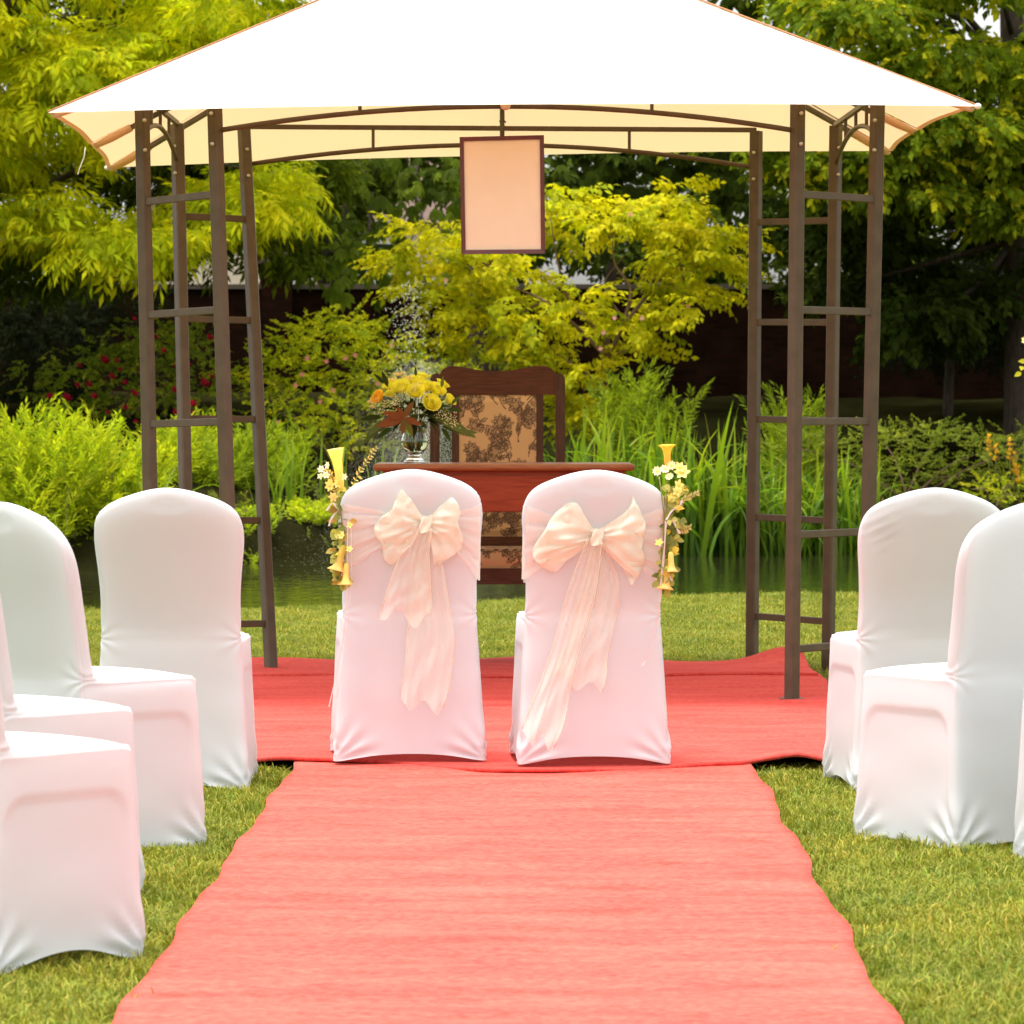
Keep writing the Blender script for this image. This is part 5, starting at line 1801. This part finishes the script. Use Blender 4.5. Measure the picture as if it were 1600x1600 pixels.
# red rose bush
PR = [(70, 620, 34), (110, 590, 44), (150, 570, 46), (190, 590, 46), (230, 570, 50), (220, 530, 46), (260, 540, 50), (300, 560, 48), (320, 600, 40), (290, 620, 44), (240, 630, 44), (180, 640, 44), (130, 650, 40), (95, 660, 34), (310, 530, 34), (250, 510, 30), (50, 580, 26), (330, 640, 30), (260, 670, 34)]
t, b0, _ = bush('rose_bush', 'rose bush covered in small red roses in front of the dark wall', (190, 690), PR, 50.5, 66, small, colmix([(0.221, 0.287, 0.020), (0.332, 0.398, 0.030), (0.133, 0.189, 0.014), (0.442, 0.442, 0.030)], [4, 3, 3, 1]), M['leaf'], (.8, 1.2))
for (a, b, R_) in ((163, 566, 8), (124, 573, 4), (187, 579, 4), (175, 591, 6), (138, 603, 6), (121, 604, 5), (104, 625, 8), (78, 623, 7), (147, 622, 6), (196, 639, 5), (195, 600, 5), (210, 617, 6), (212, 662, 5), (242, 529, 5), (256, 550, 5), (276, 575, 5), (274, 613, 7), (302, 634, 7), (301, 647, 5), (320, 602, 8), (328, 530, 6), (331, 590, 4), (64, 640, 6), (86, 672, 7), (110, 678, 6), (150, 677, 5), (210, 500, 4), (296, 570, 3), (275, 648, 7), (340, 597, 4), (168, 646, 4), (105, 647, 5), (182, 565, 4), (230, 595, 4)):
    mb = MB()
    Rm = R_ * 49 / F * 1.3
    c_ = W(a, b, 49.6)
    for q in range(9):
        a_ = q * 2.4; tl = .25 + .09 * q
        V, Fc = leaf_shape(Rm * 1.15, .85, .1, -.55, 2)
        mb.add(V @ rotm(a_, -1.25 + .12 * q, 0).T @ np.array([[1, 0, 0], [0, .6, -.8], [0, .8, .6]]) + c_, Fc)
        mb.C += [tuple(np.array((.48, .012, .035)) * np.exp(r.normal(0, .2)))] * len(Fc)
    mk('rose', mb, M['petal'], t, b0, False, fixn=False)

# yellow-green flowering shrub behind the fountain
PS = [(420, 590, 34), (450, 550, 44), (490, 530, 46), (530, 530, 46), (570, 530, 44), (600, 550, 42), (470, 600, 48), (520, 590, 50), (570, 590, 48), (430, 640, 38), (480, 650, 46), (540, 650, 48), (600, 620, 46), (640, 580, 44), (670, 560, 38), (650, 630, 44), (690, 600, 38), (455, 690, 34), (510, 690, 40), (570, 690, 40), (400, 610, 26), (430, 560, 30), (550, 505, 30), (500, 505, 26), (720, 560, 34), (750, 580, 36), (800, 570, 30), (720, 600, 34)]
t, b0, _ = bush('shrub', 'yellow-green shrub dotted with pink blooms behind the fountain spray', (540, 700), PS, 46.5, 84, small, colmix([(0.470, 0.490, 0.014), (0.608, 0.568, 0.016), (0.274, 0.353, 0.014), (0.157, 0.216, 0.012)], [4, 3, 3, 2]), M['leaf'], (.7, 1.1), .1)
for (a, b) in ((472, 585), (462, 602), (510, 565), (540, 560), (500, 628), (435, 660), (555, 555), (620, 560), (480, 560), (590, 600), (520, 610), (610, 540)):
    blossom(t, b0, W(a, b, 45.6), .030, 6, (.62, .22, .16), (.6, .3, .2))

# leafy plants along the far bank, one object for each clump
def herb(label, px, py0, py1, D_, wpx, n, cols, tpl, group=None, cat='plant', name='bank_plant'):
    b0 = W(px, py1, D_); b0[2] = ground_z(b0[0], b0[1]) if D_ > far_edge(b0[0]) else WATER_Z
    t = thing(name, label, cat, b0, 0, group)
    PP, DD = [], []
    hgt = W(px, py0, D_)[2] - b0[2]
    for k in range(n):
        x = b0[0] + r.normal(0, wpx * D_ / F * .45); y = D_ + r.normal(0, .25)
        h = hgt * r.uniform(.55, 1.02)
        lx, ly = r.normal(0, .12), r.normal(-.05, .1)
        zb = float(ground_z(x, y)) if y > far_edge(x) else WATER_Z
        mb = MB(); P = np.array([(x, y, zb - .03), (x + lx * .4, y + ly * .4, zb + h * .5), (x + lx, y + ly, zb + h)]); mb.tube(bspl(P, 6), np.linspace(.005, .002, 6), 4)
        if k < 6: mk('stem', mb, M['stem'], t, b0, True)
        for f in np.linspace(.05, 1, 7):
            PP.append(P[0] * (1 - f) + P[2] * f + r.normal(0, .02, 3)); a = r.uniform(0, 2 * pi)
            DD.append((cos(a) * .8, sin(a) * .8, .5 + .7 * f))
    tag(leafobj('foliage', place(tpl, np.array(PP), np.array(DD), (.55, .95), cols, r, .4), M['leaf'], t, b0), kind='stuff')
    return t, b0


gold = colmix([(0.365, 0.419, 0.014), (0.270, 0.351, 0.012), (0.459, 0.459, 0.020), (0.176, 0.243, 0.012)], [4, 4, 2, 2])
mid = colmix([(0.210, 0.280, 0.016), (0.280, 0.350, 0.018), (0.140, 0.196, 0.012)], [4, 3, 3])
grp = 'leafy plants on the far bank'
HL = 'tall bright leafy perennial on the far bank below the rose bush'
for (px, a, b, D_, w_, n_) in ((-40, 690, 890, 37.7, 50, 30), (20, 680, 890, 37.6, 46, 34), (70, 688, 890, 37.5, 44, 34), (115, 684, 890, 37.5, 42, 32), (165, 694, 885, 37.8, 44, 32), (210, 726, 880, 38.3, 40, 24)):
    herb(HL, px, a, b, D_, w_, n_, gold, lance, grp)
ML = 'leafy green perennial on the far bank behind the gazebo ladder leg'
for (px, a, b, D_, w_, n_) in ((255, 700, 800, 42.4, 36, 22), (300, 690, 800, 42.6, 36, 24), (345, 715, 800, 42.4, 36, 20), (395, 700, 790, 42.8, 34, 20), (440, 700, 790, 43, 34, 18)):
    herb(ML, px, a, b, D_, w_, n_, gold if px < 320 else mid, lance, grp)
herb('low bright bushy plant at the water edge beside the bare earth', 490, 815, 868, 40.6, 40, 44, gold, small, cat='plant')
herb('low green plant at the water edge behind the smooth plain chair', 380, 820, 872, 39.9, 44, 34, mid, small, cat='plant')
herb('dense green leafy perennial rising behind the iris leaves', 1000, 615, 700, 46, 60, 60, mid, lance)
herb('green leafy plant among the iris behind the gazebo ladder', 1235, 650, 740, 44.5, 50, 36, mid, lance)

# low spreading shrub, euphorbia, yellow spikes
PC = [(1200, 720, 40), (1245, 700, 44), (1290, 710, 46), (1335, 700, 46), (1380, 690, 48), (1420, 685, 50), (1460, 690, 50), (1500, 700, 48), (1540, 705, 46), (1585, 700, 46), (1630, 700, 46), (1400, 735, 48), (1450, 740, 48), (1350, 745, 46), (1300, 750, 44), (1500, 745, 44), (1550, 745, 44), (1600, 745, 44), (1250, 745, 40), (1400, 770, 36), (1330, 780, 36), (1280, 780, 34), (1560, 770, 34)]
bush('spreading_shrub', 'low wide spreading shrub with tiny dull green leaves beside the iris', (1420, 770), PC, 44, 95, tiny, colmix([(0.168, 0.217, 0.024), (0.238, 0.266, 0.032), (0.112, 0.154, 0.018)], [4, 3, 3]), M['leaf'], (.9, 1.4), .0, flat=.6, stems=9)
PE = [(1520, 765, 22), (1545, 758, 24), (1575, 762, 26), (1605, 760, 26), (1535, 780, 22), (1590, 782, 24), (1560, 778, 22)]
bush('euphorbia', 'bright yellow-green mound of leaves below the spreading shrub', (1560, 800), PE, 42.6, 90, small, colmix([(.34, .36, .012), (.22, .28, .012), (.42, .38, .02)], [4, 3, 2]), M['leaf'], (.5, .75), -.5, flat=.5, stems=3)
r = np.random.default_rng(31)
for (px, y0, y1) in ((1545, 680, 715), (1578, 685, 722), (1585, 706, 745), (1590, 728, 752), (1556, 694, 720), (1604, 690, 730)):
    c_ = W(px, y1 + 25, 42.9); tpz = W(px, y0, 42.9)
    t = thing('flower_spike', 'yellow flower spike rising from the spreading shrub', 'flower', c_, 0, 'yellow flower spikes')
    mb = MB(); mb.tube([c_, (c_ + tpz) / 2, tpz], .006, 5); mk('stem', mb, M['stem'], t, c_, True)
    mb = MB()
    for k in range(26):
        f = r.uniform(.45, 1); p = c_ + (tpz - c_) * f; a = r.uniform(0, 2 * pi)
        V, Fc = leaf_shape(.05 * (1.25 - f * .5), .7, .1, -.2, 1); mb.add(V @ rotm(a, -.4, 0).T + p, Fc); mb.C += [(.72, .42, .02)] * len(Fc)
    mk('florets', mb, M['petal'], t, c_, False, fixn=False)
# spiky grey-green clump at the frame's edge and the yellow climbing sprig
def blade_mesh(L_, wd, bend, side, col, tipc, segs=10):
    s_ = np.linspace(0, 1, segs)
    th = bend * s_ ** 1.6
    dx = np.cumsum(np.concatenate([[0], np.sin(th[1:]) * L_ / (segs - 1)])); dz = np.cumsum(np.concatenate([[0], np.cos(th[1:]) * L_ / (segs - 1)]))
    w_ = wd * np.clip(1 - s_ ** 3.0, .03, 1) * (.8 + .3 * np.sin(pi * s_))
    V, C = [], []
    for k in range(segs):
        V += [(dx[k] + side * .1 * s_[k], -w_[k] / 2, dz[k]), (dx[k] + side * .1 * s_[k], 0, dz[k] - .004), (dx[k] + side * .1 * s_[k], w_[k] / 2, dz[k])]
    Fc = [(3 * k + j, 3 * k + j + 1, 3 * k + 4 + j, 3 * k + 3 + j) for k in range(segs - 1) for j in (0, 1)]
    for k in range(segs - 1): C += [tuple(np.array(col) * (1 - s_[k]) + np.array(tipc) * s_[k])] * 2
    me_ = raw_mesh('leaf', np.array(V), Fc, C)
    me_.materials.append(M['blade'])
    return me_


BL = []
r = np.random.default_rng(33)
for k in range(16):
    bend = [.25, .6, 1.0, 1.6, 2.2, 2.7, 2.6, .25][k % 8] * r.uniform(.85, 1.15)
    BL.append(blade_mesh(1.0, r.uniform(.024, .036), bend, r.normal(0, .4), tuple(np.array([(.11, .20, .012), (.15, .24, .014), (.08, .155, .012)][k % 3])), tuple(np.array([(.24, .36, .016), (.36, .42, .02), (.17, .29, .014)][(k // 2) % 3]))))


def iris(label, px, D_, height, n, wide, group, bends=None, name='iris_clump', fill=0):
    b0 = W(px, 0, D_); b0[2] = ground_z(b0[0], b0[1]) if D_ > far_edge(b0[0]) + .1 else WATER_Z - .05
    t = thing(name, label, 'plant', b0, 0, group)
    for k in range(n):
        o = link('leaf', BL[r.integers(0, 16) if bends is None else r.choice(bends)], None, t)
        o.location = (r.normal(0, wide), r.normal(0, .16), -.04)
        s_ = height * r.uniform(.62, 1.05); o.scale = (s_, s_ * r.uniform(.8, 1.2), s_)
        o.rotation_euler = (r.normal(0, .08), r.normal(0, .10), r.uniform(0, 2 * pi))
    if fill:
        mb = MB()
        for k in range(fill):
            me_ = BL[r.integers(0, 16)]
            co = np.empty(len(me_.vertices) * 3); me_.vertices.foreach_get('co', co); co = co.reshape(-1, 3)
            a_ = r.uniform(0, 2 * pi); s_ = height * r.uniform(.5, .92)
            mb.add((co * s_) @ rotm(a_, r.normal(0, .1), r.normal(0, .1)).T + b0 + (r.normal(0, wide * 1.15), r.normal(.12, .2), -.04), [tuple(p_.vertices) for p_ in me_.polygons], None)
            mb.C += [tuple(np.array((.08, .155, .012)) * np.exp(r.normal(0, .3)))] * len(me_.polygons)
        tag(mk('leaves', mb, M['blade'], t, b0, True, fixn=False), kind='stuff')
    return t


IB = 'clump of tall iris with long arching strap leaves standing at the water edge'
gI = 'iris clumps at the water edge'
for (px, D_, h, n_) in ((905, 41.6, 1.0, 18), (950, 41.2, 1.15, 24), (1000, 40.9, 1.25, 28), (1045, 40.8, 1.30, 30), (1090, 40.7, 1.35, 32), (1135, 40.8, 1.25, 30), (1180, 40.9, 1.15, 28), (1225, 41.0, 1.05, 26), (1270, 41.1, 1.0, 24), (1310, 41.2, .95, 22), (1345, 41.3, .9, 16)):
    iris(IB, px, D_, h * 1.14, n_, .17, gI, [0, 1, 2, 3, 8, 9, 10, 11, 4, 12, 7, 15], fill=60)
iris('yellowish clump of thin strap leaves below the rose bush at the water edge', 205, 38.0, .95, 26, .16, None, [3, 4, 5, 6, 2])
iris('upright thin strap leaves beside the bare earth of the bank', 435, 41.2, .85, 20, .12, None, [0, 1, 2, 7])
iris('upright strap leaves on the bank behind the fountain spray', 560, 41.8, .8, 22, .25, None, [0, 1, 2, 7])
iris('arching blue-green strap leaves above the yellow flower spikes', 1610, 45.5, .8, 22, .12, None, [1, 2, 3, 7])
# ground foliage low on the far bank
r = np.random.default_rng(35)
for (label, x0, x1, D0, D1, n_) in (('low mixed undergrowth hanging over the far water edge', -200, 1800, 37.0, 42.6, 1700),):
    PP, DD = [], []
    for k in range(n_):
        D_ = r.uniform(D0, D1); px = r.uniform(x0, x1)
        X = (px - 800) * D_ / F
        if D_ < far_edge(X) - .15 or D_ > far_edge(X) + 2.4 or (400 < px < 470 and D_ < 42): continue
        z = max(float(ground_z(X, D_)), WATER_Z)
        PP.append((X, D_, z + r.uniform(0, .12))); a = r.uniform(0, 2 * pi); DD.append((cos(a), sin(a), r.uniform(.2, 1.4)))
    o = leafobj('undergrowth', place(small, np.array(PP), np.array(DD), (.5, 1.0), colmix([(.10, .13, .014), (.17, .20, .02), (.07, .09, .012), (.16, .12, .05)], [4, 3, 3, 1]), r, .5), M['leaf'])
    tag(o, label, 'undergrowth', kind='stuff')

# sprig of a yellow climbing rose leaning in beside the angled chairs
b0 = np.array((W(1655, 0, 30)[0], 30.0, 0)); b0[2] = -.02
b0[1] = 25.0; b0[0] = W(1665, 0, 25)[0]; b0[2] = float(ground_z(b0[0], 25.0)) - .01
t = thing('flowering_rose', 'single yellow flowering stem at the edge of the shaded lawn', 'plant', b0)
mb = MB(); Q = bspl([b0, W(1660, 800, 25), W(1640, 600, 25), W(1604, 545, 25)], 20); mb.tube(Q, np.linspace(.006, .002, 20), 6); mk('stem', mb, M['stem'], t, b0, True)
for (a, b, R_) in ((1603, 532, .030), (1612, 520, .032), (1608, 552, .024), (1622, 540, .03)):
    blossom(t, b0, W(a, b, 24.95), R_, 7, YEL, GOLD)
for (a, b) in ((1597, 572), (1596, 582), (1604, 565), (1612, 580), (1620, 560), (1630, 590), (1640, 620), (1648, 680)):
    flat_leaf(t, b0, W(a, b, 24.97), (r.normal(-.3, .5), -.3, r.normal(-.3, .5)), .05, .6, (.45, .42, .03), M['leaf'])

# ------------------------------------------------------------------ fountain
r = np.random.default_rng(41)
f0 = np.array((W(648, 0, 36.5)[0], 36.5, WATER_Z))
t = thing('fountain', 'fountain jet throwing a plume of white droplets up from the pond', 'fountain', f0)
mb = MB(); mb.lathe([(.05, -.1), (.05, .06), (.03, .10), (.018, .16)], f0, 14); mk('nozzle', mb, M['metal'], t, f0, True)
tet = np.array([(0, 0, 1), (.94, 0, -.33), (-.47, .82, -.33), (-.47, -.82, -.33)])
tf = [(0, 1, 2), (0, 2, 3), (0, 3, 1), (1, 3, 2)]
N1, N2 = 900, 70000
top = 2.17 - WATER_Z
h = top * r.beta(2.6, 1.1, N1); sp = .07 + .15 * (1 - h / top) ** .8
P1 = np.stack([f0[0] + r.normal(0, 1, N1) * sp - .05 * (h / top), f0[1] + r.normal(0, 1, N1) * sp, f0[2] + h], 1)
h2 = 1.75 * r.beta(1.3, 1.6, N2); rad = np.abs(r.normal(0, 1, N2)) * (.16 + .26 * (1 - h2 / 1.75)); a = r.uniform(0, 2 * pi, N2)
P2 = np.stack([f0[0] + .05 + rad * np.cos(a) * 1.15, f0[1] + rad * np.sin(a), f0[2] + h2], 1)
P = np.concatenate([P1, P2]); S_ = np.concatenate([r.uniform(.003, .008, N1), r.uniform(.0012, .0030, N2)])
V = (tet[None] * S_[:, None, None] + P[:, None]).reshape(-1, 3)
me = bpy.data.meshes.new('spray')
Fc = (np.array(tf)[None] + (np.arange(len(P)) * 4)[:, None, None]).reshape(-1, 3)
me.from_pydata((V - f0).tolist(), [], Fc.tolist())
tag(link('spray', me, M['drops'], t), kind='stuff')
